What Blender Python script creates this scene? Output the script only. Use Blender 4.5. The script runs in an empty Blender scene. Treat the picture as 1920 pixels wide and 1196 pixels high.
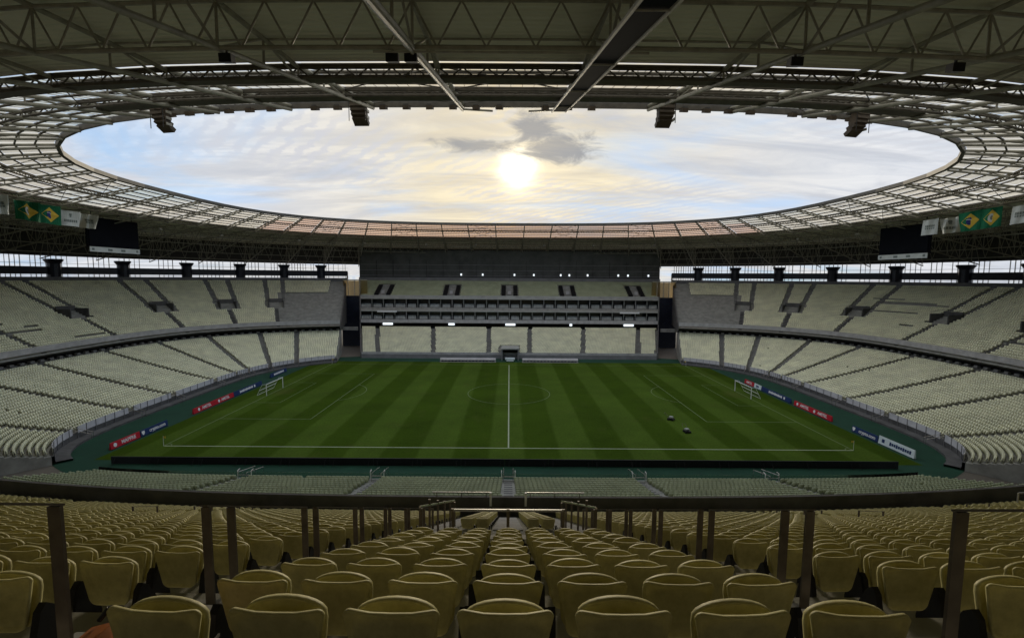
import bpy, math, random
import numpy as np
from mathutils import Matrix, Vector
random.seed(7); rng = np.random.default_rng(7)
scene = bpy.context.scene
col = scene.collection
R = math.radians

# ------------------------------------------------------------------ camera
CAM_H, TILT, ROLL, FPX = 25.83, R(5.045), R(0.376), 878.05
YC = 103.3                                   # centre of the pitch, metres in front of the camera
cd = bpy.data.cameras.new('camera'); cam = bpy.data.objects.new('camera', cd); col.objects.link(cam)
cd.sensor_width = 36; cd.lens = FPX / 1920 * 36; cd.shift_x = 5 / 1920
cd.clip_start = 0.05; cd.clip_end = 6000
cam.matrix_world = Matrix.Translation((0, 0, CAM_H)) @ Matrix.Rotation(math.pi/2 - TILT, 4, 'X') @ Matrix.Rotation(ROLL, 4, 'Z')
scene.camera = cam

# ------------------------------------------------------------------ sky, sun, exposure
SUN_EL, SUN_AZ = R(12.7), R(0.9)             # azimuth from +Y towards +X
sdir = Vector((math.sin(SUN_AZ)*math.cos(SUN_EL), math.cos(SUN_AZ)*math.cos(SUN_EL), math.sin(SUN_EL)))
world = bpy.data.worlds.new('World'); scene.world = world; world.use_nodes = True
def build_world():
    nt = world.node_tree; nt.nodes.clear(); N = nt.nodes.new; L = nt.links.new
    out = N('ShaderNodeOutputWorld'); bg = N('ShaderNodeBackground'); bg.inputs[1].default_value = 0.088
    L(bg.outputs[0], out.inputs[0])
    sky = N('ShaderNodeTexSky'); sky.sky_type = 'NISHITA'; sky.sun_disc = False
    sky.sun_elevation = SUN_EL; sky.sun_rotation = SUN_AZ; sky.air_density = 1.0; sky.dust_density = 1.2; sky.ozone_density = 1.5
    tc = N('ShaderNodeTexCoord')
    def math_(op, a, b=None, c=None, clamp=False):
        m = N('ShaderNodeMath'); m.operation = op; m.use_clamp = clamp
        for i, v in enumerate((a, b, c)):
            if v is None: continue
            if isinstance(v, (int, float)): m.inputs[i].default_value = v
            else: L(v, m.inputs[i])
        return m.outputs[0]
    def vmath(op, a, b=None):
        m = N('ShaderNodeVectorMath'); m.operation = op
        for i, v in enumerate((a, b)):
            if v is None: continue
            if isinstance(v, (tuple, Vector)): m.inputs[i].default_value = tuple(v)
            else: L(v, m.inputs[i])
        return m
    def ramp(v, lo, hi):
        m = N('ShaderNodeMapRange'); m.interpolation_type = 'SMOOTHSTEP'
        L(v, m.inputs[0]); m.inputs[1].default_value = lo; m.inputs[2].default_value = hi
        return m.outputs[0]
    def mix(f, a, b, mode='MIX'):
        m = N('ShaderNodeMix'); m.data_type = 'RGBA'; m.blend_type = mode
        for k, v in ((0, f), (6, a), (7, b)):
            if isinstance(v, (int, float)): m.inputs[k].default_value = v
            elif isinstance(v, tuple): m.inputs[k].default_value = (*v, 1)
            else: L(v, m.inputs[k])
        return m.outputs[2]
    d = vmath('NORMALIZE', tc.outputs['Generated']).outputs[0]
    sx = N('ShaderNodeSeparateXYZ'); L(d, sx.inputs[0])
    zz = math_('MAXIMUM', sx.outputs[2], 0.0); den = math_('ADD', zz, 0.13)
    px = math_('DIVIDE', sx.outputs[0], den); py = math_('DIVIDE', sx.outputs[1], den)
    cp = N('ShaderNodeCombineXYZ'); L(px, cp.inputs[0]); L(py, cp.inputs[1])
    def noise(scale, det, rough, sxy=(1, 1), off=(0, 0, 0), dist=0.0, lac=2.0):
        mp = N('ShaderNodeMapping'); mp.inputs['Scale'].default_value = (sxy[0], sxy[1], 1); mp.inputs['Location'].default_value = off
        L(cp.outputs[0], mp.inputs[0])
        n = N('ShaderNodeTexNoise'); n.inputs['Scale'].default_value = scale; n.inputs['Detail'].default_value = det
        n.inputs['Roughness'].default_value = rough; n.inputs['Distortion'].default_value = dist
        L(mp.outputs[0], n.inputs['Vector']); return n.outputs['Fac']
    dot = vmath('DOT_PRODUCT', d, sdir).outputs['Value']
    ang = math_('ARCCOSINE', math_('MINIMUM', dot, 0.999999))       # radians from the sun
    # high thin veil: broad sheets, streaks and blue gaps
    warp = noise(0.9, 4, 0.5, (1, 1), (4, 9, 0))
    veil = ramp(math_('ADD', noise(0.62, 9, 0.58, (0.65, 1.15), (0.55, 2.35, 0), 0.9), math_('MULTIPLY', math_('SUBTRACT', warp, 0.5), 0.25)), 0.29, 0.54)
    fine = ramp(noise(2.3, 10, 0.64, (0.45, 1.5), (0, 5, 0), 1.0), 0.30, 0.72)
    near = math_('POWER', 2.718, math_('MULTIPLY', ang, -3.6))      # glow through the veil
    core = math_('POWER', 2.718, math_('MULTIPLY', math_('MULTIPLY', ang, ang), -1250.0))
    halo = math_('POWER', 2.718, math_('MULTIPLY', ang, -15.0))
    ccol = mix(fine, (3.75, 4.0, 4.55), (5.1, 5.2, 5.5))
    warm = mix(fine, (4.2, 3.8, 3.1), (5.6, 4.95, 3.6))
    ccol = mix(math_('MINIMUM', math_('MULTIPLY', near, 1.9), 1.0), ccol, warm)
    # grey undersides
    dk = ramp(noise(1.25, 9, 0.62, (0.55, 1.5), (11.3, 4.2, 0), 0.9), 0.49, 0.66)
    ccol = mix(math_('MULTIPLY', dk, 0.62), ccol, (3.1, 3.2, 3.5))
    # rippled mackerel band to the right of the sun
    wv = N('ShaderNodeTexWave'); wv.wave_type = 'BANDS'; wv.bands_direction = 'DIAGONAL'; wv.inputs['Scale'].default_value = 5.2
    wv.inputs['Distortion'].default_value = 5.0; wv.inputs['Detail'].default_value = 4; wv.inputs['Detail Scale'].default_value = 1.6; wv.inputs['Detail Roughness'].default_value = 0.62
    L(cp.outputs[0], wv.inputs['Vector'])
    rip = math_('MULTIPLY', ramp(noise(0.5, 4, 0.55, (1, 1), (1.2, 7.1, 0)), 0.44, 0.60), 0.85)
    ccol = mix(math_('MULTIPLY', ramp(wv.outputs['Fac'], 0.25, 0.9), rip), ccol, (3.9, 3.9, 4.1))
    base = mix(1.0, sky.outputs[0], (0.62, 0.72, 0.86), 'MULTIPLY')
    base = mix(0.7, base, (2.3, 3.7, 5.7)); base = mix(1.0, base, (3.0, 4.1, 5.7), 'DARKEN')
    c = mix(math_('ADD', math_('MULTIPLY', veil, 0.90), math_('MULTIPLY', near, 0.30), clamp=True), base, ccol)
    # the dark torn cloud just above and right of the sun
    def blob(az, el, sc, k):
        cdir = Vector((math.sin(R(az))*math.cos(R(el)), math.cos(R(az))*math.cos(R(el)), math.sin(R(el))))
        dc = vmath('SUBTRACT', d, cdir).outputs[0]
        mp = N('ShaderNodeMapping'); mp.inputs['Scale'].default_value = sc; L(dc, mp.inputs[0])
        return math_('MULTIPLY', vmath('LENGTH', mp.outputs[0]).outputs['Value'], k)
    tn = noise(4.2, 12, 0.70, (1, 1), (7, 2, 0), 0.9)
    def torn(az, el, sc, k, hi=0.62): return ramp(math_('SUBTRACT', math_('ADD', tn, 0.24), blob(az, el, sc, k)), 0.30, hi)
    tear = math_('MAXIMUM', torn(3.0, 16.8, (1.2, 0.3, 1.5), 5.6), math_('MAXIMUM', torn(5.6, 14.9, (0.8, 0.3, 2.4), 4.8), torn(-3.2, 15.2, (0.55, 0.3, 5.0), 5.5, 0.7)))
    c = mix(math_('MULTIPLY', tear, 0.88), c, (1.7, 1.8, 2.0))
    # the sun behind thin cloud
    blk = math_('SUBTRACT', 1.0, math_('MULTIPLY', tear, 0.86))
    g1 = mix(1.0, (18.0, 16.0, 11.5), math_('MULTIPLY', math_('POWER', core, math_('ADD', math_('MULTIPLY', tn, 2.2), 0.1)), blk), 'MULTIPLY')
    g2 = mix(1.0, (2.8, 2.1, 0.9), math_('MULTIPLY', halo, math_('ADD', math_('MULTIPLY', fine, 0.7), 0.3)), 'MULTIPLY')
    c = mix(1.0, c, g1, 'ADD'); c = mix(1.0, c, g2, 'ADD')
    # below the horizon: hazy ground tone
    L(c, bg.inputs[0])
build_world()
sl = bpy.data.lights.new('sun', 'SUN'); sl.energy = 0.65; sl.angle = R(12); sl.color = (1.0, 0.86, 0.64)
so = bpy.data.objects.new('sun', sl); col.objects.link(so)
so.rotation_euler = (-sdir).to_track_quat('-Z', 'Y').to_euler(); so.location = (0, 200, 90)
vs = scene.view_settings
vs.view_transform = 'Standard'; vs.look = 'None'; vs.gamma = 1; vs.use_curve_mapping = False; vs.exposure = 0.98
scene.cycles.max_bounces = 8; scene.cycles.diffuse_bounces = 6; scene.cycles.transparent_max_bounces = 12
scene.cycles.use_denoising = True

# ------------------------------------------------------------------ helpers
ORD = ['zeroth', 'first', 'second', 'third', 'fourth', 'fifth', 'sixth', 'seventh', 'eighth', 'ninth', 'tenth', 'eleventh', 'twelfth', 'thirteenth', 'fourteenth', 'fifteenth', 'sixteenth', 'seventeenth', 'eighteenth', 'nineteenth', 'twentieth', 'twenty-first', 'twenty-second', 'twenty-third', 'twenty-fourth', 'twenty-fifth', 'twenty-sixth', 'twenty-seventh', 'twenty-eighth', 'twenty-ninth', 'thirtieth']
def project(p):
    x, y, z = p[0], p[1], p[2] - CAM_H
    F = y*math.cos(TILT) - z*math.sin(TILT); U = z*math.cos(TILT) + y*math.sin(TILT)
    if F < 0.05: return None
    a, b = FPX*x/F, FPX*U/F
    c, s = math.cos(ROLL), math.sin(ROLL)
    return 955 + a*c + b*s, 598 - (-a*s + b*c), F
def in_view(p, m=40):
    q = project(p)
    return q is not None and -m < q[0] < 1920+m and -m < q[1] < 1196+m

MATS = {}
def mat(name, c, rough=0.7, var=0.18, scale=3.0, metal=0.0, bump=0.0, bscale=30.0, spec=0.4, c2=None):
    m = bpy.data.materials.new(name); m.use_nodes = True; nt = m.node_tree; N = nt.nodes.new; L = nt.links.new
    b = nt.nodes['Principled BSDF']; b.inputs['Roughness'].default_value = rough; b.inputs['Metallic'].default_value = metal
    b.inputs['Specular IOR Level'].default_value = spec
    tc = N('ShaderNodeTexCoord'); geo = N('ShaderNodeNewGeometry')
    n = N('ShaderNodeTexNoise'); n.inputs['Scale'].default_value = scale; n.inputs['Detail'].default_value = 6; n.inputs['Roughness'].default_value = 0.6
    L(geo.outputs['Position'], n.inputs['Vector'])
    mx = N('ShaderNodeMix'); mx.data_type = 'RGBA'
    lo = tuple(v*(1-var) for v in c); hi = tuple(min(1, v*(1+var)) for v in (c2 or c))
    mx.inputs[6].default_value = (*lo, 1); mx.inputs[7].default_value = (*hi, 1)
    mr = N('ShaderNodeMapRange'); mr.inputs[1].default_value = 0.3; mr.inputs[2].default_value = 0.7
    L(n.outputs['Fac'], mr.inputs[0]); L(mr.outputs[0], mx.inputs[0]); L(mx.outputs[2], b.inputs['Base Color'])
    if bump:
        n2 = N('ShaderNodeTexNoise'); n2.inputs['Scale'].default_value = bscale; n2.inputs['Detail'].default_value = 4
        L(geo.outputs['Position'], n2.inputs['Vector'])
        bp = N('ShaderNodeBump'); bp.inputs['Strength'].default_value = bump; bp.inputs['Distance'].default_value = 0.02
        L(n2.outputs['Fac'], bp.inputs['Height']); L(bp.outputs[0], b.inputs['Normal'])
    MATS[name] = m; return m
def emit(name, c, s):
    m = bpy.data.materials.new(name); m.use_nodes = True; nt = m.node_tree; nt.nodes.clear()
    e = nt.nodes.new('ShaderNodeEmission'); e.inputs[0].default_value = (*c, 1); e.inputs[1].default_value = s
    o = nt.nodes.new('ShaderNodeOutputMaterial'); nt.links.new(e.outputs[0], o.inputs[0]); MATS[name] = m; return m

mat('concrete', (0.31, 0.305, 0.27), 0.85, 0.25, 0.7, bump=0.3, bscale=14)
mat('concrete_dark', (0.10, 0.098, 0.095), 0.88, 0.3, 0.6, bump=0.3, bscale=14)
mat('concrete_pale', (0.42, 0.41, 0.40), 0.8, 0.2, 0.8)
mat('panel_grey', (0.60, 0.59, 0.60), 0.7, 0.12, 0.8)
mat('wall_grey', (0.20, 0.20, 0.20), 0.8, 0.2, 0.4)
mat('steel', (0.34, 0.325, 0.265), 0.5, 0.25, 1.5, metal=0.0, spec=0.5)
mat('steel_backlit', (0.10, 0.088, 0.068), 0.55, 0.3, 1.5)  # darker copy of steel; backlit silhouette tone put into the colour
mat('steel_pale', (0.45, 0.43, 0.37), 0.45, 0.2, 1.5, spec=0.5)
mat('steel_dark', (0.045, 0.042, 0.04), 0.5, 0.3, 2.0)
mat('rail_bronze', (0.15, 0.125, 0.10), 0.42, 0.3, 5.0, metal=0.3)
mat('chrome', (0.62, 0.61, 0.58), 0.25, 0.1, 3.0, metal=0.9)
mat('black', (0.012, 0.012, 0.014), 0.5, 0.3, 4.0)
mat('screen_dark', (0.008, 0.009, 0.013), 0.85, 0.2, 0.5, spec=0.1)
mat('navy', (0.015, 0.018, 0.03), 0.35, 0.3, 0.5)
mat('white', (0.78, 0.79, 0.77), 0.5, 0.06, 2.0)
mat('cloth_white', (0.70, 0.74, 0.73), 0.85, 0.10, 0.6)
mat('cloth_green', (0.010, 0.16, 0.075), 0.85, 0.15, 0.5)
mat('cloth_yellow', (0.72, 0.50, 0.07), 0.85, 0.1, 0.5)
mat('cloth_blue', (0.03, 0.04, 0.20), 0.85, 0.1, 0.5)
mat('print_grey', (0.22, 0.26, 0.25), 0.85, 0.1, 0.5)
mat('board_red', (0.50, 0.012, 0.03), 0.45, 0.05, 1.0)
mat('board_blue', (0.012, 0.035, 0.13), 0.45, 0.05, 1.0)
mat('board_white', (0.72, 0.80, 0.82), 0.45, 0.04, 1.0)
mat('text_white', (0.85, 0.84, 0.84), 0.5, 0.02, 1.0)
mat('seat_yellow', (0.61, 0.56, 0.255), 0.52, 0.16, 1.7, spec=0.35, c2=(0.64, 0.60, 0.30))
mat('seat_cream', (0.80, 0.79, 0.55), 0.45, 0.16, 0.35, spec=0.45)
mat('seat_cream_shaded', (0.42, 0.46, 0.29), 0.55, 0.16, 0.35, spec=0.4)  # dimmer, greener copy of seat_cream with roof shade put into its colour
mat('seat_grey', (0.36, 0.37, 0.34), 0.6, 0.2, 0.5)
mat('carpet_green', (0.008, 0.050, 0.026), 0.95, 0.2, 0.25)
mat('ground', (0.16, 0.14, 0.11), 0.95, 0.3, 0.02)
mat('wall_dark', (0.085, 0.088, 0.08), 0.6, 0.35, 0.3)
mat('orange', (0.55, 0.17, 0.03), 0.6, 0.1, 6.0)
mat('glass_dark', (0.02, 0.024, 0.024), 0.12, 0.2, 0.4, spec=0.6)
mat('speaker_brown', (0.10, 0.075, 0.05), 0.6, 0.3, 2.0)
emit('lamp_white', (1.0, 0.97, 0.88), 1.3)
emit('glow_cool', (0.85, 0.95, 1.0), 0.75)
def mk_glass():
    m = bpy.data.materials.new('clear_glass'); m.use_nodes = True; nt = m.node_tree; nt.nodes.clear(); N = nt.nodes.new; L = nt.links.new
    o = N('ShaderNodeOutputMaterial'); t = N('ShaderNodeBsdfTransparent'); t.inputs[0].default_value = (0.86, 0.92, 0.88, 1)
    g = N('ShaderNodeBsdfGlossy'); g.inputs['Roughness'].default_value = 0.05
    mx = N('ShaderNodeMixShader'); fr = N('ShaderNodeFresnel'); fr.inputs[0].default_value = 1.45
    L(fr.outputs[0], mx.inputs[0]); L(t.outputs[0], mx.inputs[1]); L(g.outputs[0], mx.inputs[2]); L(mx.outputs[0], o.inputs[0]); MATS['clear_glass'] = m
mk_glass()
def mk_skylight(name, ca, cb, f):
    m = bpy.data.materials.new(name); m.use_nodes = True; nt = m.node_tree; nt.nodes.clear(); N = nt.nodes.new; L = nt.links.new
    o = N('ShaderNodeOutputMaterial'); geo = N('ShaderNodeNewGeometry')
    n = N('ShaderNodeTexNoise'); n.inputs['Scale'].default_value = 0.12; n.inputs['Detail'].default_value = 5; L(geo.outputs['Position'], n.inputs['Vector'])
    mx = N('ShaderNodeMix'); mx.data_type = 'RGBA'; mx.inputs[6].default_value = (*ca, 1); mx.inputs[7].default_value = (*cb, 1)
    L(n.outputs['Fac'], mx.inputs[0])
    t = N('ShaderNodeBsdfTranslucent'); L(mx.outputs[2], t.inputs[0])
    tr = N('ShaderNodeBsdfTransparent'); L(mx.outputs[2], tr.inputs[0])
    ms = N('ShaderNodeMixShader'); ms.inputs[0].default_value = f; L(t.outputs[0], ms.inputs[1]); L(tr.outputs[0], ms.inputs[2]); L(ms.outputs[0], o.inputs[0])
    MATS[name] = m
mk_skylight('polycarbonate', (0.93, 0.80, 0.60), (0.97, 0.90, 0.74), 0.68)
mk_skylight('polycarbonate_bronze', (0.93, 0.60, 0.43), (0.95, 0.70, 0.53), 0.6)
def mk_sheet():
    m = bpy.data.materials.new('roof_sheeting'); m.use_nodes = True; nt = m.node_tree; N = nt.nodes.new; L = nt.links.new
    b = nt.nodes['Principled BSDF']; b.inputs['Roughness'].default_value = 0.6
    uv = N('ShaderNodeUVMap'); uv.uv_map = 'UVMap'
    sp = N('ShaderNodeSeparateXYZ'); L(uv.outputs[0], sp.inputs[0])
    w = N('ShaderNodeMath'); w.operation = 'MULTIPLY'; w.inputs[1].default_value = 2*math.pi/0.55; L(sp.outputs[1], w.inputs[0])
    s = N('ShaderNodeMath'); s.operation = 'SINE'; L(w.outputs[0], s.inputs[0])
    bp = N('ShaderNodeBump'); bp.inputs['Strength'].default_value = 0.8; bp.inputs['Distance'].default_value = 0.05; L(s.outputs[0], bp.inputs['Height']); L(bp.outputs[0], b.inputs['Normal'])
    geo = N('ShaderNodeNewGeometry'); n = N('ShaderNodeTexNoise'); n.inputs['Scale'].default_value = 0.35; n.inputs['Detail'].default_value = 7; L(geo.outputs['Position'], n.inputs['Vector'])
    mx = N('ShaderNodeMix'); mx.data_type = 'RGBA'; mx.inputs[6].default_value = (0.72, 0.715, 0.56, 1); mx.inputs[7].default_value = (0.80, 0.79, 0.65, 1)
    L(n.outputs['Fac'], mx.inputs[0]); L(mx.outputs[2], b.inputs['Base Color']); MATS['roof_sheeting'] = m
mk_sheet()
def mk_grass():
    m = bpy.data.materials.new('mown_grass'); m.use_nodes = True; nt = m.node_tree; N = nt.nodes.new; L = nt.links.new
    b = nt.nodes['Principled BSDF']; b.inputs['Roughness'].default_value = 0.95; b.inputs['Specular IOR Level'].default_value = 0.06
    geo = N('ShaderNodeNewGeometry'); sp = N('ShaderNodeSeparateXYZ'); L(geo.outputs['Position'], sp.inputs[0])
    def M(op, a, v): 
        k = N('ShaderNodeMath'); k.operation = op
        L(a, k.inputs[0])
        if isinstance(v, (int, float)): k.inputs[1].default_value = v
        else: L(v, k.inputs[1])
        return k.outputs[0]
    nz = N('ShaderNodeTexNoise'); nz.inputs['Scale'].default_value = 0.35; nz.inputs['Detail'].default_value = 5; L(geo.outputs['Position'], nz.inputs['Vector'])
    xx = M('ADD', sp.outputs[0], M('MULTIPLY', nz.outputs['Fac'], 0.5))
    st = M('SINE', M('MULTIPLY', M('ADD', xx, 2.62), math.pi/5.25), 0)
    mr = N('ShaderNodeMapRange'); mr.interpolation_type = 'SMOOTHSTEP'; mr.inputs[1].default_value = -0.22; mr.inputs[2].default_value = 0.22; L(st, mr.inputs[0])
    mx = N('ShaderNodeMix'); mx.data_type = 'RGBA'; mx.inputs[6].default_value = (0.036, 0.067, 0.003, 1); mx.inputs[7].default_value = (0.057, 0.097, 0.010, 1)
    L(mr.outputs[0], mx.inputs[0])
    n2 = N('ShaderNodeTexNoise'); n2.inputs['Scale'].default_value = 0.09; n2.inputs['Detail'].default_value = 9; n2.inputs['Roughness'].default_value = 0.7; L(geo.outputs['Position'], n2.inputs['Vector'])
    m2 = N('ShaderNodeMix'); m2.data_type = 'RGBA'; m2.blend_type = 'OVERLAY'; m2.inputs[0].default_value = 0.55
    L(mx.outputs[2], m2.inputs[6]); L(n2.outputs['Fac'], m2.inputs[7])
    n3 = N('ShaderNodeTexNoise'); n3.inputs['Scale'].default_value = 3.0; n3.inputs['Detail'].default_value = 6; L(geo.outputs['Position'], n3.inputs['Vector'])
    m3 = N('ShaderNodeMix'); m3.data_type = 'RGBA'; m3.blend_type = 'OVERLAY'; m3.inputs[0].default_value = 0.4; L(m2.outputs[2], m3.inputs[6]); L(n3.outputs['Fac'], m3.inputs[7])
    ax = M('ABSOLUTE', sp.outputs[0], 0); dx_ = M('DIVIDE', M('SUBTRACT', ax, 50.5), 2.4); dy_ = M('DIVIDE', M('SUBTRACT', sp.outputs[1], YC), 3.6)
    r2 = M('ADD', M('MULTIPLY', dx_, dx_), M('MULTIPLY', dy_, dy_)); g_ = M('SUBTRACT', M('ADD', n3.outputs['Fac'], 0.25), M('MULTIPLY', r2, 0.35))
    gm = N('ShaderNodeMapRange'); gm.inputs[1].default_value = 0.35; gm.inputs[2].default_value = 0.95; gm.inputs[4].default_value = 0.6; L(g_, gm.inputs[0])
    pn_ = N('ShaderNodeTexNoise'); pn_.inputs['Scale'].default_value = 0.22; pn_.inputs['Detail'].default_value = 8; pn_.inputs['Roughness'].default_value = 0.65; L(geo.outputs['Position'], pn_.inputs['Vector'])
    pm = N('ShaderNodeMapRange'); pm.inputs[1].default_value = 0.56; pm.inputs[2].default_value = 0.72; pm.inputs[4].default_value = 0.30; L(pn_.outputs['Fac'], pm.inputs[0])
    m4 = N('ShaderNodeMix'); m4.data_type = 'RGBA'; m4.inputs[7].default_value = (0.085, 0.085, 0.022, 1); L(M('MAXIMUM', gm.outputs[0], pm.outputs[0]), m4.inputs[0]); L(m3.outputs[2], m4.inputs[6])
    L(m4.outputs[2], b.inputs['Base Color'])
    MATS['mown_grass'] = m
mk_grass()
mat('line_paint', (0.13, 0.175, 0.07), 0.9, 0.25, 2.0)
mat('line_paint_bright', (0.36, 0.40, 0.26), 0.9, 0.1, 2.0)

def tag(o, label=None, cat=None, group=None, kind=None):
    if label: o['label'] = label
    if cat: o['category'] = cat
    if group: o['group'] = group
    if kind: o['kind'] = kind
    return o
def empty(name, loc=(0, 0, 0), label=None, cat=None, group=None, parent=None):
    o = bpy.data.objects.new(name, None); col.objects.link(o); o.location = loc; o.empty_display_size = 0.3
    if parent: o.parent = parent
    return tag(o, label, cat, group)

class MB:
    def __init__(s): s.v = []; s.f = []; s.uv = None
    def add(s, vs_, fs):
        k = len(s.v); s.v += [tuple(map(float, p)) for p in vs_]; s.f += [tuple(i+k for i in f) for f in fs]; return s
    def box(s, c, d, rz=0.0):
        cx, cy, cz = c; a, b, h = d[0]/2, d[1]/2, d[2]/2; co, si = math.cos(rz), math.sin(rz)
        P = []
        for z in (-h, h):
            for x, y in ((-a, -b), (a, -b), (a, b), (-a, b)): P.append((cx+x*co-y*si, cy+x*si+y*co, cz+z))
        return s.add(P, [(3, 2, 1, 0), (4, 5, 6, 7), (0, 1, 5, 4), (1, 2, 6, 5), (2, 3, 7, 6), (3, 0, 4, 7)])
    def tube(s, p, q, r, n=6, r2=None, caps=True):
        p, q = Vector(p), Vector(q); d = (q-p)
        if d.length < 1e-6: return s
        d.normalize(); u = d.orthogonal().normalized()
        if abs(d.z) < 0.99: u = d.cross(Vector((0, 0, 1))).normalized()
        w = d.cross(u); r2 = r if r2 is None else r2
        P = [p + (u*math.cos(2*math.pi*i/n) + w*math.sin(2*math.pi*i/n))*r for i in range(n)] + [q + (u*math.cos(2*math.pi*i/n) + w*math.sin(2*math.pi*i/n))*r2 for i in range(n)]
        F = [(i, (i+1) % n, n+(i+1) % n, n+i) for i in range(n)]
        if caps: F += [tuple(range(n-1, -1, -1)), tuple(range(n, 2*n))]
        return s.add(P, F)
    def path(s, pts, r, n=6):
        for a, b in zip(pts[:-1], pts[1:]): s.tube(a, b, r, n)
        return s
    def beam(s, p, q, w, h):
        """rectangular bar from p to q, w wide (horizontal), h high"""
        p, q = Vector(p), Vector(q); d = (q-p).normalized(); u = d.cross(Vector((0, 0, 1)))
        u = u.normalized() if u.length > 1e-4 else Vector((1, 0, 0)); k = u.cross(d).normalized()
        P = [x + u*a*w/2 + k*b*h/2 for x in (p, q) for a, b in ((-1, -1), (1, -1), (1, 1), (-1, 1))]
        return s.add(P, [(3, 2, 1, 0), (4, 5, 6, 7), (0, 1, 5, 4), (1, 2, 6, 5), (2, 3, 7, 6), (3, 0, 4, 7)])
    def quad(s, a, b, c, d): return s.add([a, b, c, d], [(0, 1, 2, 3)])
    def build(s, name, m, parent=None, kind=None, smooth=False):
        me = bpy.data.meshes.new(name); me.from_pydata(s.v, [], s.f); me.materials.append(MATS[m]); me.update()
        if smooth: me.polygons.foreach_set('use_smooth', [True]*len(me.polygons))
        o = bpy.data.objects.new(name, me); col.objects.link(o)
        if parent: o.parent = parent
        if kind: o['kind'] = kind
        return o
def inst(name, me, parent=None, mtx=None):
    o = bpy.data.objects.new(name, me); col.objects.link(o)
    if parent: o.parent = parent
    if mtx is not None: o.matrix_local = mtx
    return o
_unit = {}
def unit_bar(m, n=6):
    if (m, n) not in _unit:
        b = MB().tube((0, 0, 0), (0, 0, 1), 1.0, n); o = b.build('bar', m); _unit[(m, n)] = o.data; bpy.data.objects.remove(o)
    return _unit[(m, n)]
def bar(name, p, q, r, m, parent, n=6):
    p, q = Vector(p), Vector(q); d = q-p
    mt = Matrix.Translation(p) @ d.to_track_quat('Z', 'Y').to_matrix().to_4x4() @ Matrix.Diagonal((r, r, d.length, 1))
    return inst(name, unit_bar(m, n), parent, mt)
def size_px(p, q):
    m = [(a+b)/2 for a, b in zip(p, q)]; k = project(m)
    if k is None or not in_view(m, 60): return 0.0
    return math.dist(p, q)/k[2]
def members(name, segs, r, m, parent, limit=300, n=6):
    """segs largest in view become single objects, the rest one joined part"""
    segs = sorted(segs, key=lambda s_: -size_px(*s_))
    for p, q in segs[:limit]: bar(name, p, q, r, m, parent, n)
    if segs[limit:]:
        b = MB()
        for p, q in segs[limit:]: b.tube(p, q, r, 4)
        b.build(name, m, parent, 'stuff')
def text_mesh(s, height, m, bold=0.0):
    cu = bpy.data.curves.new('lettering', 'FONT'); cu.body = s; cu.size = height*1.38; cu.align_x = 'CENTER'; cu.align_y = 'CENTER'
    cu.extrude = 0.012; cu.offset = bold; cu.resolution_u = 3
    o = bpy.data.objects.new('t', cu); col.objects.link(o)
    dg = bpy.context.evaluated_depsgraph_get(); dg.update()
    me = bpy.data.meshes.new_from_object(o.evaluated_get(dg)); bpy.data.objects.remove(o)
    me.materials.clear(); me.materials.append(MATS[m]); return me

def vary(m, amt):
    nt = MATS[m].node_tree; b_ = nt.nodes['Principled BSDF']; src = b_.inputs['Base Color'].links[0].from_socket
    oi = nt.nodes.new('ShaderNodeObjectInfo'); mr = nt.nodes.new('ShaderNodeMapRange'); mr.inputs[3].default_value = 1-amt; mr.inputs[4].default_value = 1+amt*0.7
    nt.links.new(oi.outputs['Random'], mr.inputs[0])
    geo = nt.nodes.new('ShaderNodeNewGeometry'); n = nt.nodes.new('ShaderNodeTexNoise'); n.inputs['Scale'].default_value = 14; n.inputs['Detail'].default_value = 7; n.inputs['Roughness'].default_value = 0.7
    nt.links.new(geo.outputs['Position'], n.inputs['Vector'])
    m2 = nt.nodes.new('ShaderNodeMapRange'); m2.inputs[1].default_value = 0.35; m2.inputs[2].default_value = 0.75; m2.inputs[3].default_value = 1.06; m2.inputs[4].default_value = 0.70; nt.links.new(n.outputs['Fac'], m2.inputs[0])
    k = nt.nodes.new('ShaderNodeMath'); k.operation = 'MULTIPLY'; nt.links.new(mr.outputs[0], k.inputs[0]); nt.links.new(m2.outputs[0], k.inputs[1])
    mx = nt.nodes.new('ShaderNodeMix'); mx.data_type = 'RGBA'; mx.blend_type = 'MULTIPLY'; mx.inputs[0].default_value = 1
    nt.links.new(src, mx.inputs[6]); nt.links.new(k.outputs[0], mx.inputs[7]); nt.links.new(mx.outputs[2], b_.inputs['Base Color'])
    rr = nt.nodes.new('ShaderNodeMapRange'); rr.inputs[3].default_value = 0.42; rr.inputs[4].default_value = 0.66; nt.links.new(n.outputs['Fac'], rr.inputs[0]); nt.links.new(rr.outputs[0], b_.inputs['Roughness'])
vary('seat_yellow', 0.14)
def thin_plastic(m, c, f):
    nt = MATS[m].node_tree; b_ = nt.nodes['Principled BSDF']; o = [n for n in nt.nodes if n.type == 'OUTPUT_MATERIAL'][0]
    t = nt.nodes.new('ShaderNodeBsdfTranslucent'); t.inputs[0].default_value = (*c, 1); ms = nt.nodes.new('ShaderNodeMixShader'); ms.inputs[0].default_value = f
    nt.links.new(b_.outputs[0], ms.inputs[1]); nt.links.new(t.outputs[0], ms.inputs[2]); nt.links.new(ms.outputs[0], o.inputs[0])
thin_plastic('seat_yellow', (0.60, 0.54, 0.19), 0.22)

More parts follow.
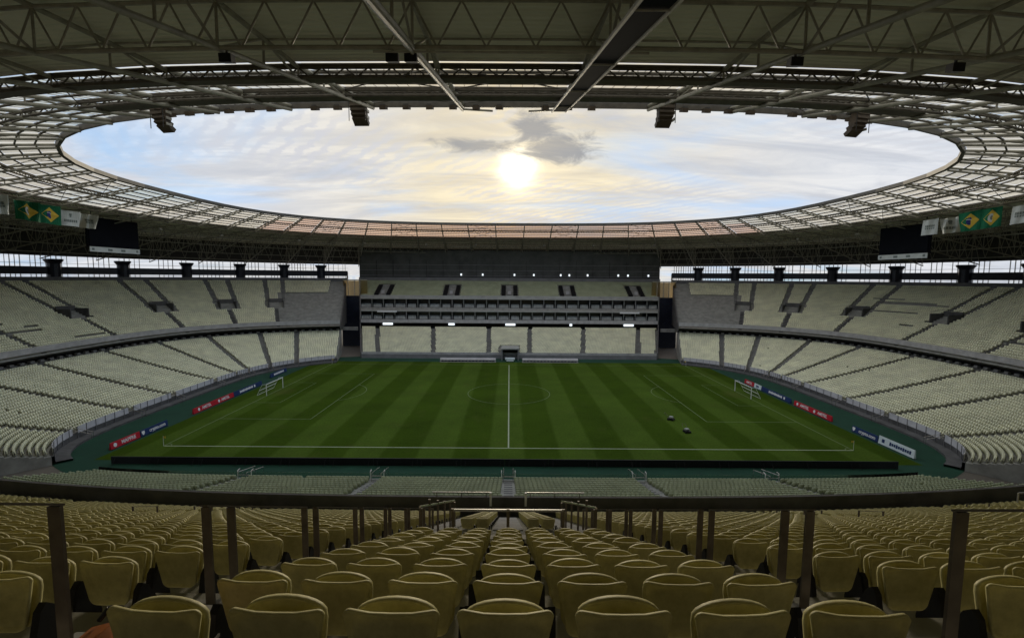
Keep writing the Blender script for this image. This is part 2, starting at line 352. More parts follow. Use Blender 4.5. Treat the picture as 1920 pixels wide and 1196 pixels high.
# ------------------------------------------------------------------ plan curves (pitch-centred x, dy)
def sgnpow(v, p): return np.sign(v)*np.abs(v)**p
class Curve:
    """superellipse, left half from near axis (s=0) round the left end; mirrored for the right"""
    def __init__(s, a, bn, bf, nn, nf, tmax=R(88), npt=3000):
        t = np.concatenate([np.linspace(-math.pi/2, 0, npt), np.linspace(0, tmax, npt)[1:]])
        n = np.where(t < 0, nn, nf); b = np.where(t < 0, bn, bf)
        x = -a*np.abs(np.cos(t))**(2/n); y = b*sgnpow(np.sin(t), 2/n)
        d = np.hypot(np.diff(x), np.diff(y)); L = np.concatenate([[0], np.cumsum(d)])
        S = np.linspace(0, L[-1], 1600); s.S = S; s.x = np.interp(S, L, x); s.y = np.interp(S, L, y); s.len = L[-1]
        tx = np.gradient(s.x, S); ty = np.gradient(s.y, S)
        k = np.ones(41)/41                                     # soften the normals
        nx, ny = ty, -tx
        sg = np.sign(nx*s.x + ny*s.y).mean(); nx, ny = nx*np.sign(sg), ny*np.sign(sg)
        nxp = np.concatenate([-nx[20:0:-1], nx, np.full(20, nx[-1])]); nyp = np.concatenate([ny[20:0:-1], ny, np.full(20, ny[-1])])
        nx = np.convolve(nxp, k, 'valid'); ny = np.convolve(nyp, k, 'valid'); h = np.hypot(nx, ny)
        s.nx, s.ny = nx/h, ny/h
        s.a, s.bn, s.bf, s.nn, s.nf = a, bn, bf, nn, nf
    def at(s, S, d=0.0, side=-1):
        x = np.interp(S, s.S, s.x); y = np.interp(S, s.S, s.y); nx = np.interp(S, s.S, s.nx); ny = np.interp(S, s.S, s.ny)
        return (-side)*(x + d*nx), YC + y + d*ny
    def normal(s, S, side=-1):
        return (-side)*np.interp(S, s.S, s.nx), np.interp(S, s.S, s.ny)
    def inside(s, x, y):
        b = np.where(y < 0, s.bn, s.bf); n = np.where(y < 0, s.nn, s.nf)
        return np.abs(x/s.a)**n + np.abs(y/b)**n - 1
BAL = Curve(93.0, 73.5, 52.5, 2.7, 2.8)
FRONT = Curve(69.0, 46.3, 46.5, 6.5, 2.9)
RIM = Curve(72.5, 53.7, 53.7, 2.8, 2.8, tmax=math.pi/2)
def lower_depth(S):
    """distance from the balcony front, inwards along its normal, to the front wall"""
    S = np.atleast_1d(np.asarray(S, float)); x, y = BAL.at(S); y = y - YC; nx, ny = BAL.normal(S)
    lo = np.zeros_like(x); hi = np.full_like(x, 60.0)
    for _ in range(40):
        md = (lo+hi)/2; ins = FRONT.inside(x-nx*md, y-ny*md) > 0
        lo = np.where(ins, md, lo); hi = np.where(ins, hi, md)
    return lo
FRONT_X = lambda S: BAL.at(S, -lower_depth(S))[0]
_ss = np.linspace(0, BAL.len, 800); _fx = np.array(BAL.at(_ss, -lower_depth(_ss))[0]); _fy = np.array(BAL.at(_ss, -lower_depth(_ss))[1]) - YC
def s_where(cond): return float(_ss[np.argmax(cond)])
S_END = s_where((_fy > 20) & (_fx > -52.6))                    # slot beside the main stand
S_NEAR = s_where(_fx < -53.0); S_LEFT = s_where((_fx < -62.0) & (_fy > -41.5))
S_SPLIT = s_where(np.array(BAL.at(_ss)[0]) < -62)
#GEOM_END

# ------------------------------------------------------------------ ground, carpet, pitch
def sheet(name, x0, x1, y0, y1, z, m, parent=None, nx=1, ny=1):
    b = MB()
    for i in range(nx):
        for j in range(ny):
            xa, xb = x0+(x1-x0)*i/nx, x0+(x1-x0)*(i+1)/nx; ya, yb = y0+(y1-y0)*j/ny, y0+(y1-y0)*(j+1)/ny
            b.quad((xa, ya, z), (xb, ya, z), (xb, yb, z), (xa, yb, z))
    return b.build(name, m, parent)
tag(sheet('ground', -2600, 2600, -2400, 2900, -0.06, 'ground'), kind='structure')
b = MB()
_t = np.linspace(0, 2*math.pi, 181)[:-1]
b.add([(-0.0 + 73*math.copysign(abs(math.cos(t))**0.5, math.cos(t)), YC + 50*math.copysign(abs(math.sin(t))**0.5, math.sin(t)), -0.02) for t in _t], [tuple(range(180))])
tag(b.build('carpet', 'carpet_green'), kind='structure')
pitch = tag(sheet('pitch', -58.2, 58.2, YC-39.6, YC+38.6, -0.008, 'mown_grass', nx=6, ny=4), kind='structure')
def line(name, pts, w=0.14, m='line_paint', z=0.0):
    b = MB(); pts = [Vector((p[0], YC+p[1], z)) for p in pts]
    for p, q in zip(pts[:-1], pts[1:]):
        d = (q-p).normalized(); n = Vector((-d.y, d.x, 0))*w/2
        b.quad(p-n, q-n, q+n, p+n)
    return b.build(name, m, pitch)
line('touchline', [(-52.5, -34), (52.5, -34)], 0.22, 'line_paint_bright'); line('touchline', [(-52.5, 34), (52.5, 34)], 0.16)
line('goal_line', [(-52.5, -33.9), (-52.5, 33.9)], 0.18); line('goal_line', [(52.5, -33.9), (52.5, 33.9)], 0.18)
line('halfway_line', [(0, -33.85), (0, 33.9)], 0.22, 'line_paint_bright', 0.002)
line('centre_circle', [(9.15*math.cos(t), 9.15*math.sin(t)) for t in np.linspace(0, 2*math.pi, 65)], 0.14, z=0.004)
for s in (-1, 1):
    line('penalty_area', [(s*52.4, -20.16), (s*36, -20.16), (s*36, 20.16), (s*52.4, 20.16)], 0.15, z=0.003)
    line('goal_area', [(s*52.4, -9.16), (s*47, -9.16), (s*47, 9.16), (s*52.4, 9.16)], 0.13, z=0.003)
    line('penalty_arc', [(s*(41.5 - 9.15*math.cos(t)), 9.15*math.sin(t)) for t in np.linspace(-0.92, 0.92, 20)], 0.14, z=0.005)
    for e in (-1, 1):
        line('corner_arc', [(s*(52.5-math.cos(t)), e*(34-math.sin(t))) for t in np.linspace(0, math.pi/2, 8)], 0.14, z=0.003)

# goals
def goal(s, label):
    g = empty('goal', (s*52.5, YC, 0), label, 'goal', 'goals on the pitch')
    for e in (-3.66, 3.66): MB().tube((0, e, 0), (0, e, 2.5), 0.075, 10).build('post', 'white', g)
    MB().tube((0, -3.73, 2.44), (0, 3.73, 2.44), 0.075, 10).build('crossbar', 'white', g)
    b = MB()
    for e in (-3.66, 3.66):
        b.tube((0, e, 2.44), (s*0.9, e, 2.40), 0.03, 6); b.tube((s*0.9, e, 2.40), (s*2.1, e, 0.03), 0.03, 6)
    b.tube((s*2.1, -3.66, 0.05), (s*2.1, 3.66, 0.05), 0.035, 6)
    b.tube((s*1.55, -3.66, 1.1), (s*1.55, 3.66, 1.1), 0.05, 6)
    b.build('net_frame', 'white', g)
    n = MB()
    for i in range(16):
        y = -3.6+7.2*i/15
        n.tube((s*0.9, y, 2.4), (s*2.1, y, 0.05), 0.008, 3); n.tube((0, y, 2.42), (s*0.9, y, 2.4), 0.008, 3)
    for k in range(6):
        t = k/5; n.tube((s*(0.9+1.2*t), -3.6, 2.4-2.35*t), (s*(0.9+1.2*t), 3.6, 2.4-2.35*t), 0.008, 3)
    n.build('net', 'print_grey', g, 'stuff')
goal(-1, 'white goal frame with net in front of the blue board, left end of the pitch')
goal(1, 'white goal frame with net in front of the red board, right end of the pitch')
for s, e, w in ((-1, -1, 'near left'), (1, -1, 'near right'), (-1, 1, 'far left'), (1, 1, 'far right')):
    f = empty('corner_flag', (s*52.5, YC+e*34, 0), 'thin corner flag pole at the %s corner of the pitch' % w, 'corner flag', 'corner flags')
    MB().tube((0, 0, 0), (0, 0, 1.5), 0.025, 6).build('pole', 'white', f)
    MB().box((0.2*-s, 0, 1.35), (0.4, 0.012, 0.28)).build('flag', 'cloth_yellow', f)
def mower(x, dy, rz, label):
    g = empty('lawn_mower', (x, YC+dy, 0), label, 'mower', 'mowers on the pitch'); g.rotation_euler.z = rz
    MB().box((0, 0, 0.22), (0.85, 1.1, 0.26)).box((0, 0.1, 0.40), (0.5, 0.6, 0.14)).build('deck', 'black', g)
    MB().box((0, 0.0, 0.58), (0.62, 0.62, 0.22)).build('engine_cover', 'seat_grey', g)
    for sx in (-0.45, 0.45):
        for sy in (-0.4, 0.4): MB().tube((sx-0.05, sy, 0.16), (sx+0.05, sy, 0.16), 0.16, 12).build('wheel', 'black', g)
    h = MB()
    for sx in (-0.3, 0.3): h.tube((sx, 0.5, 0.4), (sx, 1.25, 1.15), 0.025, 6)
    h.tube((-0.3, 1.25, 1.15), (0.3, 1.25, 1.15), 0.025, 6); h.build('handle', 'rail_bronze', g)
mower(29.8, -19.3, 0.9, 'small dark mower on the right half of the pitch, the farther of two')
mower(30.1, -26.2, 0.1, 'small dark mower with upright handle, the nearer of two on the pitch')

# ------------------------------------------------------------------ stands: stepped terraces
def grid_mesh(name, A, m, parent=None, skip=None, flip=False):
    """A: array rows x cols x 3 -> quads"""
    r, c, _ = A.shape; V = A.reshape(-1, 3); I = np.arange(r*c).reshape(r, c)
    q = np.stack([I[:-1, :-1], I[:-1, 1:], I[1:, 1:], I[1:, :-1]], -1).reshape(-1, 4)
    if skip is not None: q = q[~skip.reshape(-1)]
    if flip: q = q[:, ::-1]
    me = bpy.data.meshes.new(name); me.from_pydata(V.tolist(), [], q.tolist()); me.materials.append(MATS[m]); me.update()
    o = bpy.data.objects.new(name, me); col.objects.link(o)
    if parent: o.parent = parent
    return o
def wall_strip(name, xy, z0, z1, t, m, parent, nrm):
    """closed wall: xy centre line (k,2), thickness t along nrm (k,2)"""
    xy = np.asarray(xy); nrm = np.asarray(nrm); a = xy-nrm*t/2; c = xy+nrm*t/2; k = len(xy)
    z0 = np.broadcast_to(z0, (k,)); z1 = np.broadcast_to(z1, (k,))
    A = np.stack([np.c_[a, z0], np.c_[a, z1], np.c_[c, z1], np.c_[c, z0], np.c_[a, z0]])
    o = grid_mesh(name, A, m, parent)
    return o
UP_TREAD, UP_RISE = 0.8, 0.4
K_UP = 34                                       # rows; row k has its seat back at d = 27.75 - 0.8 k
def up_d(k): return 27.75 - 0.8*k
def up_floor(d): return 9.608 + 0.5*d            # tread level at the seat back
S_VOM = [147.0, 164.2, 177.0, 188.0, 108.0, 128.0, 88.0]
def signed(Sarr):                               # signed arc length -> points; + = left, - = right
    return None
def bal_pt(S, d):
    """S signed: positive to the left of the near axis, negative to the right"""
    S = np.asarray(S, float); x, y = BAL.at(np.abs(S), d); return np.where(S >= 0, x, -x), y
def bal_n(S):
    S = np.asarray(S, float); x, y = BAL.normal(np.abs(S)); return np.where(S >= 0, x, -x), y
VOID = (1.86, 9.0, 15.0)                         # half width, near and far edge in Y of the gangway mouth
def upper_terrace(name, Sv, parent, hole=False):
    rows = []
    prev = None
    ds = []
    for k in range(K_UP):
        d = up_d(k); z = up_floor(d)
        # riser behind the seats (at d+0.05), then the tread towards the pitch
        ds += [(d+0.05, z+UP_RISE), (d+0.05, z), (d-0.75, z)]
    ds += [(0.15, up_floor(0.55)), (0.15, up_floor(0.55)-0.06)]
    ds = [(33.5, up_floor(27.75)+UP_RISE)] + ds
    A = []
    for d, z in ds:
        x, y = bal_pt(Sv, d); A.append(np.c_[x, y, np.full(len(Sv), z)])
    A = np.array(A); skip = None
    if hole:
        mx = (A[:-1, :-1]+A[1:, 1:])/2
        skip = (np.abs(mx[..., 0]) < VOID[0]) & (mx[..., 1] > VOID[1]) & (mx[..., 1] < VOID[2])
    return grid_mesh(name, A, 'concrete', parent, skip, flip=True)
def seats_row(pts_fn, S0, S1, aisles, half=0.55, pitch_=0.52):
    """arc-length seat positions between S0 and S1 (signed), leaving the aisles free; returns S values"""
    Sv = np.linspace(S0, S1, max(8, int(abs(S1-S0)/0.4))); x, y = pts_fn(Sv)
    L = np.concatenate([[0], np.cumsum(np.hypot(np.diff(x), np.diff(y)))])
    cuts = sorted(float(np.interp(a, Sv, L)) for a in aisles if S0 < a < S1)
    ed = [0] + cuts + [L[-1]]; out = []
    for i, (a, c) in enumerate(zip(ed[:-1], ed[1:])):
        a2 = a + (half if i > 0 else 0.3); c2 = c - (half if i < len(ed)-2 else 0.3)
        n = int((c2-a2)/pitch_)
        if n < 1: continue
        st = a2 + ((c2-a2) - n*pitch_)/2 + pitch_/2
        out.append(np.interp(st + pitch_*np.arange(n), L, Sv))
    return np.concatenate(out) if out else np.array([])
# low-polygon seat: back shell and tipped-up pan; local +y faces the pitch, origin on the tread at the seat back
def tbox(x0, x1, y0, y1, z0, z1):
    """x0 half width below, x1 half width above"""
    return np.array([(-x0, y0, z0), (x0, y0, z0), (x0, y1, z0), (-x0, y1, z0), (-x1, y0, z1), (x1, y0, z1), (x1, y1, z1), (-x1, y1, z1)], float)
BOXF = np.array([(3, 2, 1, 0), (4, 5, 6, 7), (0, 1, 5, 4), (1, 2, 6, 5), (2, 3, 7, 6), (3, 0, 4, 7)])
_pan = tbox(0.245, 0.205, 0.0, 0.09, 0.26, 0.84); _pan[:4, 1] += 0.25; _pan[4:, 1] += 0.06      # tipped-up pan leans back
FAR_V = np.concatenate([tbox(0.20, 0.25, -0.02, 0.05, 0.28, 0.83), _pan])
FAR_F = np.concatenate([BOXF, BOXF+8])
def bulk(name, V, F, P, ang, m, parent=None, label=None, cat=None, scale=None):
    """copies of one little mesh at P (n,3), turned by ang"""
    n = len(P); c, s = np.cos(ang)[:, None], np.sin(ang)[:, None]
    v = V[None]*(scale[:, None, None] if scale is not None else 1.0)
    X = c*v[..., 0] - s*v[..., 1] + P[:, 0:1]; Y = s*v[..., 0] + c*v[..., 1] + P[:, 1:2]; Z = v[..., 2] + P[:, 2:3]
    W = np.stack([X, Y, Z], -1).reshape(-1, 3).astype(np.float32)
    q = (F[None] + (np.arange(n)*len(V))[:, None, None]).reshape(-1, 4)
    me = bpy.data.meshes.new(name); me.vertices.add(len(W)); me.vertices.foreach_set('co', W.ravel())
    me.loops.add(q.size); me.loops.foreach_set('vertex_index', q.astype(np.int32).ravel())
    me.polygons.add(len(q)); me.polygons.foreach_set('loop_start', np.arange(0, q.size, 4, dtype=np.int32))
    me.polygons.foreach_set('loop_total', np.full(len(q), 4, np.int32)); me.update(calc_edges=True)
    me.materials.append(MATS[m]); o = bpy.data.objects.new(name, me); col.objects.link(o)
    if parent: o.parent = parent
    tag(o, label, cat, kind='stuff'); return o
def face_ang(nx, ny): return np.arctan2(-ny, -nx) - math.pi/2      # local +y turned to -normal

# upper tier -------------------------------------------------------------
NEAR_AISLES = [2.33, 15.2, 28.0, 41.0, 54.0]
def upper_stand(S0, S1, label, hole, aisles_low, aisles_high, which):
    st = empty('upper_stand', (float(bal_pt((S0+S1)/2, 14)[0]), float(bal_pt((S0+S1)/2, 14)[1]), 0), label, 'stand', 'upper stands of the bowl')
    inv = Matrix.Translation(-st.location)
    Sv = np.unique(np.concatenate([np.linspace(S0, S1, int(abs(S1-S0)/1.5)+2)] + ([np.array([-1.86, 1.86, -0.55, 0.55])] if hole else [])))
    parts = [upper_terrace('terrace', Sv, st, hole)]
    x, y = bal_pt(Sv, 0.0); nx, ny = bal_n(Sv); N2 = np.c_[nx, ny]
    parts.append(wall_strip('parapet', np.c_[x, y], 10.05 if hole else 10.55, 11.42 if hole else 11.72, 0.22, 'concrete_dark' if hole else 'concrete_pale', st, N2))  # near parapet gets the dark concrete: backlit shade put into its colour
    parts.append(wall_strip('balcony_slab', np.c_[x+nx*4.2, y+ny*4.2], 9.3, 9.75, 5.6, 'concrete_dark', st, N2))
    x2, y2 = bal_pt(Sv, 33.5)
    parts.append(wall_strip('back_wall', np.c_[x2, y2], 18.0, 25.2, 0.3, 'wall_grey', st, N2))
    if hole: parts.append(wall_strip('rear_wall', np.c_[bal_pt(Sv, 36.0)], 18.0, 33.0, 0.4, 'wall_grey', st, N2))  # added unseen wall behind the camera, keeps outside light off the seats
    # raked soffit closing the underside
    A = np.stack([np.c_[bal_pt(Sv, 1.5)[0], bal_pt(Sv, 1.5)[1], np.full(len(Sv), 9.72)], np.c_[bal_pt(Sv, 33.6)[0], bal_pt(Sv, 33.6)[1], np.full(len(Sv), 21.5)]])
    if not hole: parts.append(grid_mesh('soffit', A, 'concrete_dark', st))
    for p in parts: p.matrix_local = inv
    # end walls
    for Se in (S0, S1):
        if abs(abs(Se)-S_END) < 0.5:
            b = MB(); top = [(d, up_floor(d)+1.2) for d in np.linspace(0, 33.5, 12)]
            P = [(*map(float, bal_pt(Se, d)), z) for d, z in top] + [(*map(float, bal_pt(Se, d)), 8.8) for d, z in top[::-1]]
            n = len(P); Q = [(p[0]+math.copysign(0.3, P[0][0])*-1, p[1], p[2]) for p in P]
            b.add(P+Q, [tuple(range(n)), tuple(range(2*n-1, n-1, -1))] + [(i, (i+1) % n, n+(i+1) % n, n+i) for i in range(n)])
            b.build('end_wall', 'concrete_dark', st).matrix_local = inv
    return st, inv
SEATS_NEAR_UP = []       # (S, d, k) for the near upper stand
def stand_seats_upper(S0, S1, side_label, missing=True):
    P, An = [], []
    lowA = [v for v in S_VOM if min(S0, S1) < math.copysign(v, S0+S1) < max(S0, S1) or True]
    sg = 1 if S0+S1 > 0 else -1
    for k in range(K_UP):
        d = up_d(k); z = up_floor(d)
        ais = []
        for v in S_VOM:
            if d > 14.5: ais += [sg*(v-1.9), sg*(v+1.9)]
            else: ais.append(sg*v)
        S = seats_row(lambda q: bal_pt(q, d), min(S0, S1), max(S0, S1), ais, 0.62)
        if not len(S): continue
        a = np.abs(S); keep = np.ones(len(S), bool)
        for v in S_VOM:
            if 10.8 < d < 15.2: keep &= np.abs(a-v) > 2.6
        fade = S_END - a
        keep &= ~((fade < 17.5) & (d < 20.0)); keep &= ~(fade < 4.5)
        if missing:
            if rng.random() < 0.36:
                c0 = 118 + 45*rng.random(); w0 = 1.5+4.5*rng.random(); keep &= ~(np.abs(a-c0) < w0*(3 < d < 22))
        S = S[keep]; x, y = bal_pt(S, d); nx, ny = bal_n(S)
        P.append(np.c_[x, y, np.full(len(S), z)]); An.append(face_ang(nx, ny))
    P = np.concatenate(P); An = np.concatenate(An)
    vis = np.array([in_view((p[0], p[1], p[2]+0.7), 120) for p in P]); P, An = P[vis], An[vis]
    bulk('stadium_seats', FAR_V, FAR_F, P, An, 'seat_cream', None, 'pale cream tip-up seats in long rows on the %s upper stand' % side_label, 'seats')
for sg, nm in ((1, 'left'), (-1, 'right')):
    st, inv = upper_stand(sg*S_SPLIT, sg*S_END, 'curved %s upper stand of stepped concrete behind a pale parapet' % nm, False, None, None, nm)
    stand_seats_upper(sg*S_SPLIT, sg*S_END, nm)
    # gangway mouths
    for v in S_VOM:
        S = sg*v; px_, py_ = map(float, bal_pt(S, 13.0)); q = project((px_, py_, 16))
        if q is None or not in_view((px_, py_, 16), 60): continue
        nx, ny = map(float, bal_n(S)); rz = math.atan2(-ny, -nx) - math.pi/2
        g = empty('gangway_mouth', (px_, py_, 0), 'dark stairway mouth in the %s upper stand, %s from the main stand' % (nm, ORD[sorted(S_VOM, reverse=True).index(v)+1]), 'gangway', 'gangway mouths of the end stands')
        g.rotation_euler.z = rz
        zb = up_floor(11.0)
        MB().box((0, -1.6, zb+2.6), (4.6, 0.25, 1.2)).build('lintel', 'concrete_dark', g)
        for e in (-2.2, 2.2): MB().box((e, 0.2, zb+1.4), (0.25, 3.8, 2.4)).build('side_wall', 'concrete_dark', g)
        MB().box((0, -1.4, zb+1.1), (4.2, 0.12, 1.9)).build('opening', 'black', g)
        for e in (-2.2, 2.2): MB().tube((e, 2.1, zb+3.0), (e, -1.6, zb+3.6), 0.04).build('rail', 'steel_dark', g)
    # dark stair flights in the aisles
    b = MB()
    for v in S_VOM:
        for off, d0, d1 in ((0, 0.6, 10.6), (-1.9, 15.4, 28), (1.9, 15.4, 28)):
            S = sg*(v+off); nx, ny = map(float, bal_n(S)); d = d0
            rz = math.atan2(ny, nx)
            while d < d1:
                x, y = map(float, bal_pt(S, d))
                b.box((x, y, up_floor(d)+0.22), (0.42, 1.0, 0.34), rz); d += 0.8
    o = b.build('aisle_steps', 'concrete_dark', st, 'stuff'); o.matrix_local = inv

# lower tier -------------------------------------------------------------
K_LOW = 31
LOW_AISLES = [95.0, 113.5, 128.0, 143.5, 157.5, 170.0, 183.0, 193.0]
def low_pt(S, u):
    """u 0 at the front wall, 1 under the balcony"""
    S = np.asarray(S, float); ld = lower_depth(np.abs(S)); d = -ld*(1-u) + 4.2*u
    x, y = BAL.at(np.abs(S), d); return np.where(S >= 0, x, -x), y
LOW0 = 0.0
def low_z(u): return 1.15 + LOW0 + 7.2*u**1.08
def lower_stand(S0, S1, label, seatlabel, aisles, umax=1.0, mseat='seat_cream', glass=False):
    cx, cy = map(float, low_pt((S0+S1)/2, 0.0)); st = empty('lower_stand', (cx, cy, 0), label, 'stand', 'lower stands of the bowl'); inv = Matrix.Translation((-cx, -cy, 0))
    Sv = np.linspace(S0, S1, int(abs(S1-S0)/1.5)+2); A = []
    for k in range(K_LOW):
        u, v = k/K_LOW, (k+1)/K_LOW
        A += [np.c_[(*low_pt(Sv, u), np.full(len(Sv), low_z(u)))], np.c_[(*low_pt(Sv, v-0.0005), np.full(len(Sv), low_z(u)))]]
    grid_mesh('terrace', np.array(A), 'concrete', st, flip=(S0 < S1)).matrix_local = inv
    x, y = low_pt(Sv, 0.0); nx, ny = bal_n(Sv); N2 = np.c_[nx, ny]
    wall_strip('front_wall', np.c_[x-nx*0.2, y-ny*0.2], -0.05, 1.15+LOW0, 0.3, 'concrete_dark', st, N2).matrix_local = inv
    if glass:
        wall_strip('glass_balustrade', np.c_[x-nx*0.25, y-ny*0.25], 1.23+LOW0, 2.0+LOW0, 0.02, 'clear_glass', st, N2).matrix_local = inv
        wall_strip('coping', np.c_[x-nx*0.2, y-ny*0.2], 1.155+LOW0, 1.23+LOW0, 0.4, 'concrete_pale', st, N2).matrix_local = inv
    else:
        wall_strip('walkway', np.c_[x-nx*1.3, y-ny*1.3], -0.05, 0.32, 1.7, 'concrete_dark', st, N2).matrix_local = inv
        ed_ = sorted([min(S0, S1)] + [v for v in aisles] + [max(S0, S1)])
        for a_, c_ in zip(ed_[:-1], ed_[1:]):                   # one pale panel run per block, open at the aisles
            Sp = np.linspace(a_+0.8, c_-0.8, 12); xp, yp = low_pt(Sp, 0.0); np_ = bal_n(Sp)
            wall_strip('parapet', np.c_[xp-np_[0]*0.35, yp-np_[1]*0.35], 1.05, 2.1, 0.06, 'panel_grey', st, np.c_[np_]).matrix_local = inv
            for q_ in Sp[::2]:
                qx, qy = map(float, low_pt(q_, 0.0)); qn = bal_n(q_)
                MB().box((qx-float(qn[0])*0.42, qy-float(qn[1])*0.42, 1.1), (0.07, 0.07, 2.1)).build('post', 'wall_grey', st).matrix_local = inv
    xb, yb = low_pt(Sv, 1.0); wall_strip('back_wall', np.c_[xb, yb], 6.0, 9.2, 0.3, 'black', st, N2).matrix_local = inv  # black colour stands for the shade in the void below the balcony
    b = MB(); step = 2.0; n = int(abs(S1-S0)/step)
    for i in range(n):
        S = S0 + (S1-S0)*(i+0.5)/n; px_, py_ = map(float, low_pt(S, 0.955))
        b.box((px_, py_, low_z(0.94)+0.45), (0.6, 0.8, 0.45), 0.0)
    b.build('bay_marker', 'concrete_pale', st, 'stuff').matrix_local = inv
    P, An = [], []
    for k in range(K_LOW):
        u = k/K_LOW
        if u > umax: break
        us = u + 0.82/K_LOW
        S = seats_row(lambda q: low_pt(q, us), min(S0, S1), max(S0, S1), aisles, 0.62)
        if rng.random() < 0.25 and len(S):
            c0 = rng.choice(S); S = S[np.abs(S-c0) > 0.4]
        x, y = low_pt(S, us); nx, ny = bal_n(S)
        P.append(np.c_[x, y, np.full(len(S), low_z(u))]); An.append(face_ang(nx, ny))
    P = np.concatenate(P); An = np.concatenate(An)
    vis = np.array([in_view((p[0], p[1], p[2]+0.7), 120) for p in P]); P, An = P[vis], An[vis]
    bulk('stadium_seats', FAR_V, FAR_F, P, An, mseat, None, seatlabel, 'seats')
    b = MB()
    for v in aisles:
        if not (min(S0, S1) < v < max(S0, S1)): continue
        nx, ny = map(float, bal_n(v)); rz = math.atan2(ny, nx)
        for k in range(K_LOW):
            x, y = map(float, low_pt(v, (k+0.75)/K_LOW)); b.box((x, y, low_z(k/K_LOW)+0.06), (0.4, 1.0, 0.13), rz)
    b.build('aisle_steps', 'concrete_dark', st, 'stuff').matrix_local = inv
    # stairs from the walkway gates down to the carpet, with pale rails
    for v in aisles:
        if not (min(S0, S1) < v < max(S0, S1)): continue
        x, y = map(float, low_pt(v, 0.0)); nx, ny = map(float, bal_n(v)); t = (-ny, nx); b = MB()
        for e in (-0.6, 0.6):
            p0 = (x+t[0]*e+nx*0.6, y+t[1]*e+ny*0.6); p1 = (x+t[0]*e-nx*2.4, y+t[1]*e-ny*2.4)
            b.tube((*p0, 1.2+LOW0), (*p0, 2.3+LOW0), 0.04); b.tube((*p0, 2.3+LOW0), (*p1, 1.0), 0.04); b.tube((*p1, 0), (*p1, 1.0), 0.04)
        b.build('stair_rail', 'chrome', st).matrix_local = inv
    # end face
    for Se in (S0, S1):
        Pp = []
        for k in range(K_LOW):
            Pp += [(*map(float, low_pt(Se, k/K_LOW)), low_z(k/K_LOW)+0.02), (*map(float, low_pt(Se, (k+1)/K_LOW-0.0005)), low_z(k/K_LOW)+0.02)]
        base = [(p[0], p[1], -0.05) for p in Pp]; b = MB()
        for i in range(len(Pp)-1): b.quad(Pp[i], Pp[i+1], base[i+1], base[i])
        b.build('end_wall', 'concrete', st).matrix_local = inv
    return st
for sg, nm in ((1, 'left'), (-1, 'right')):
    lower_stand(sg*S_LEFT, sg*S_END, 'curved %s lower stand, stepped concrete with a pale front parapet' % nm, 'pale cream tip-up seats in curved rows on the %s lower stand' % nm, [sg*v for v in LOW_AISLES], umax=0.90)
def near_s(x):                                           # S whose front point has this x (left positive S)
    return float(np.interp(-abs(x), _fx[::-1][-300:], _ss[::-1][-300:])) if False else float(_ss[np.argmin(np.abs(_fx[:int(S_LEFT/BAL.len*800)]+abs(x)))])*(1 if x < 0 else -1)
NEAR_LOW_AISLES = [near_s(-33), near_s(-16.5), 0.0, near_s(16.5), near_s(33)]
LOW0 = -0.85
lower_stand(-S_NEAR, S_NEAR, 'near lower stand below the balcony, long strip of rows beside the touchline', 'greenish cream tip-up seats on the near lower stand beyond the balcony edge', NEAR_LOW_AISLES, umax=0.62, glass=True, mseat='seat_cream_shaded')
#STANDS_END

# near upper stand ---------------------------------------------------------
nst, ninv = upper_stand(-S_SPLIT, S_SPLIT, 'near upper stand of stepped concrete in the foreground, dark parapet at its lower edge', True, None, None, 'near')
def outline_shell(pts, y_of, t, inset, depth):
    """closed shell from an outline (x,z), curved in y, with a recessed rear panel"""
    n = len(pts); cx = sum(p[0] for p in pts)/n; cz = sum(p[1] for p in pts)/n
    def ring(k, dy): return [(cx+(x-cx)*k, y_of(x, z)+dy, cz+(z-cz)*k) for x, z in pts]
    rings = [ring(1-inset*1.25, depth), ring(1-inset, depth), ring(1-inset*0.55, 0.0), ring(0.985, 0.0), ring(1.0, t*0.5), ring(0.985, t), ring(1-inset, t-0.002)]
    V = [p for r in rings for p in r]; F = []
    for r in range(len(rings)-1):
        for i in range(n): F.append((r*n+i, r*n+(i+1) % n, (r+1)*n+(i+1) % n, (r+1)*n+i))
    V.append((cx, y_of(cx, cz)+depth, cz)); V.append((cx, y_of(cx, cz)+t-0.002, cz)); a, c = len(V)-2, len(V)-1; l = (len(rings)-1)*n
    for i in range(n):
        F.append((a, (i+1) % n, i)); F.append((c, l+i, l+(i+1) % n))
    return V, F
def back_outline():
    P = []
    def arc(cx, cz, r, a0, a1, k=4):
        for i in range(k+1):
            a = R(a0+(a1-a0)*i/k); P.append((cx+r*math.cos(a), cz+r*math.sin(a)))
    arc(-0.105, 0.475, 0.065, 270, 190); arc(-0.196, 0.762, 0.034, 170, 92)
    for x in (-0.10, 0.0, 0.10): P.append((x, 0.785))
    arc(0.196, 0.762, 0.034, 88, 10); arc(0.105, 0.475, 0.065, -10, -90)
    return P[::-1]
def pan_outline():
    P = [(-0.16, 0.44), (-0.195, 0.50), (-0.203, 0.60), (-0.207, 0.68)]
    for i in range(1, 12):
        a = math.pi*(1-i/12); P.append((0.207*math.cos(a), 0.70+0.088*math.sin(a)))
    P += [(0.207, 0.68), (0.203, 0.60), (0.195, 0.50), (0.16, 0.44)]
    return P[::-1]
def mk_mesh(name, V, F, m, smooth=True):
    me = bpy.data.meshes.new(name); me.from_pydata(V, [], F); me.materials.append(MATS[m]); me.update()
    if smooth: me.polygons.foreach_set('use_smooth', [True]*len(me.polygons))
    return me
ME_BACK = mk_mesh('backrest', *outline_shell(back_outline(), lambda x, z: 0.30*x*x - 0.05*(z-0.6), 0.024, 0.14, 0.010), 'seat_yellow')
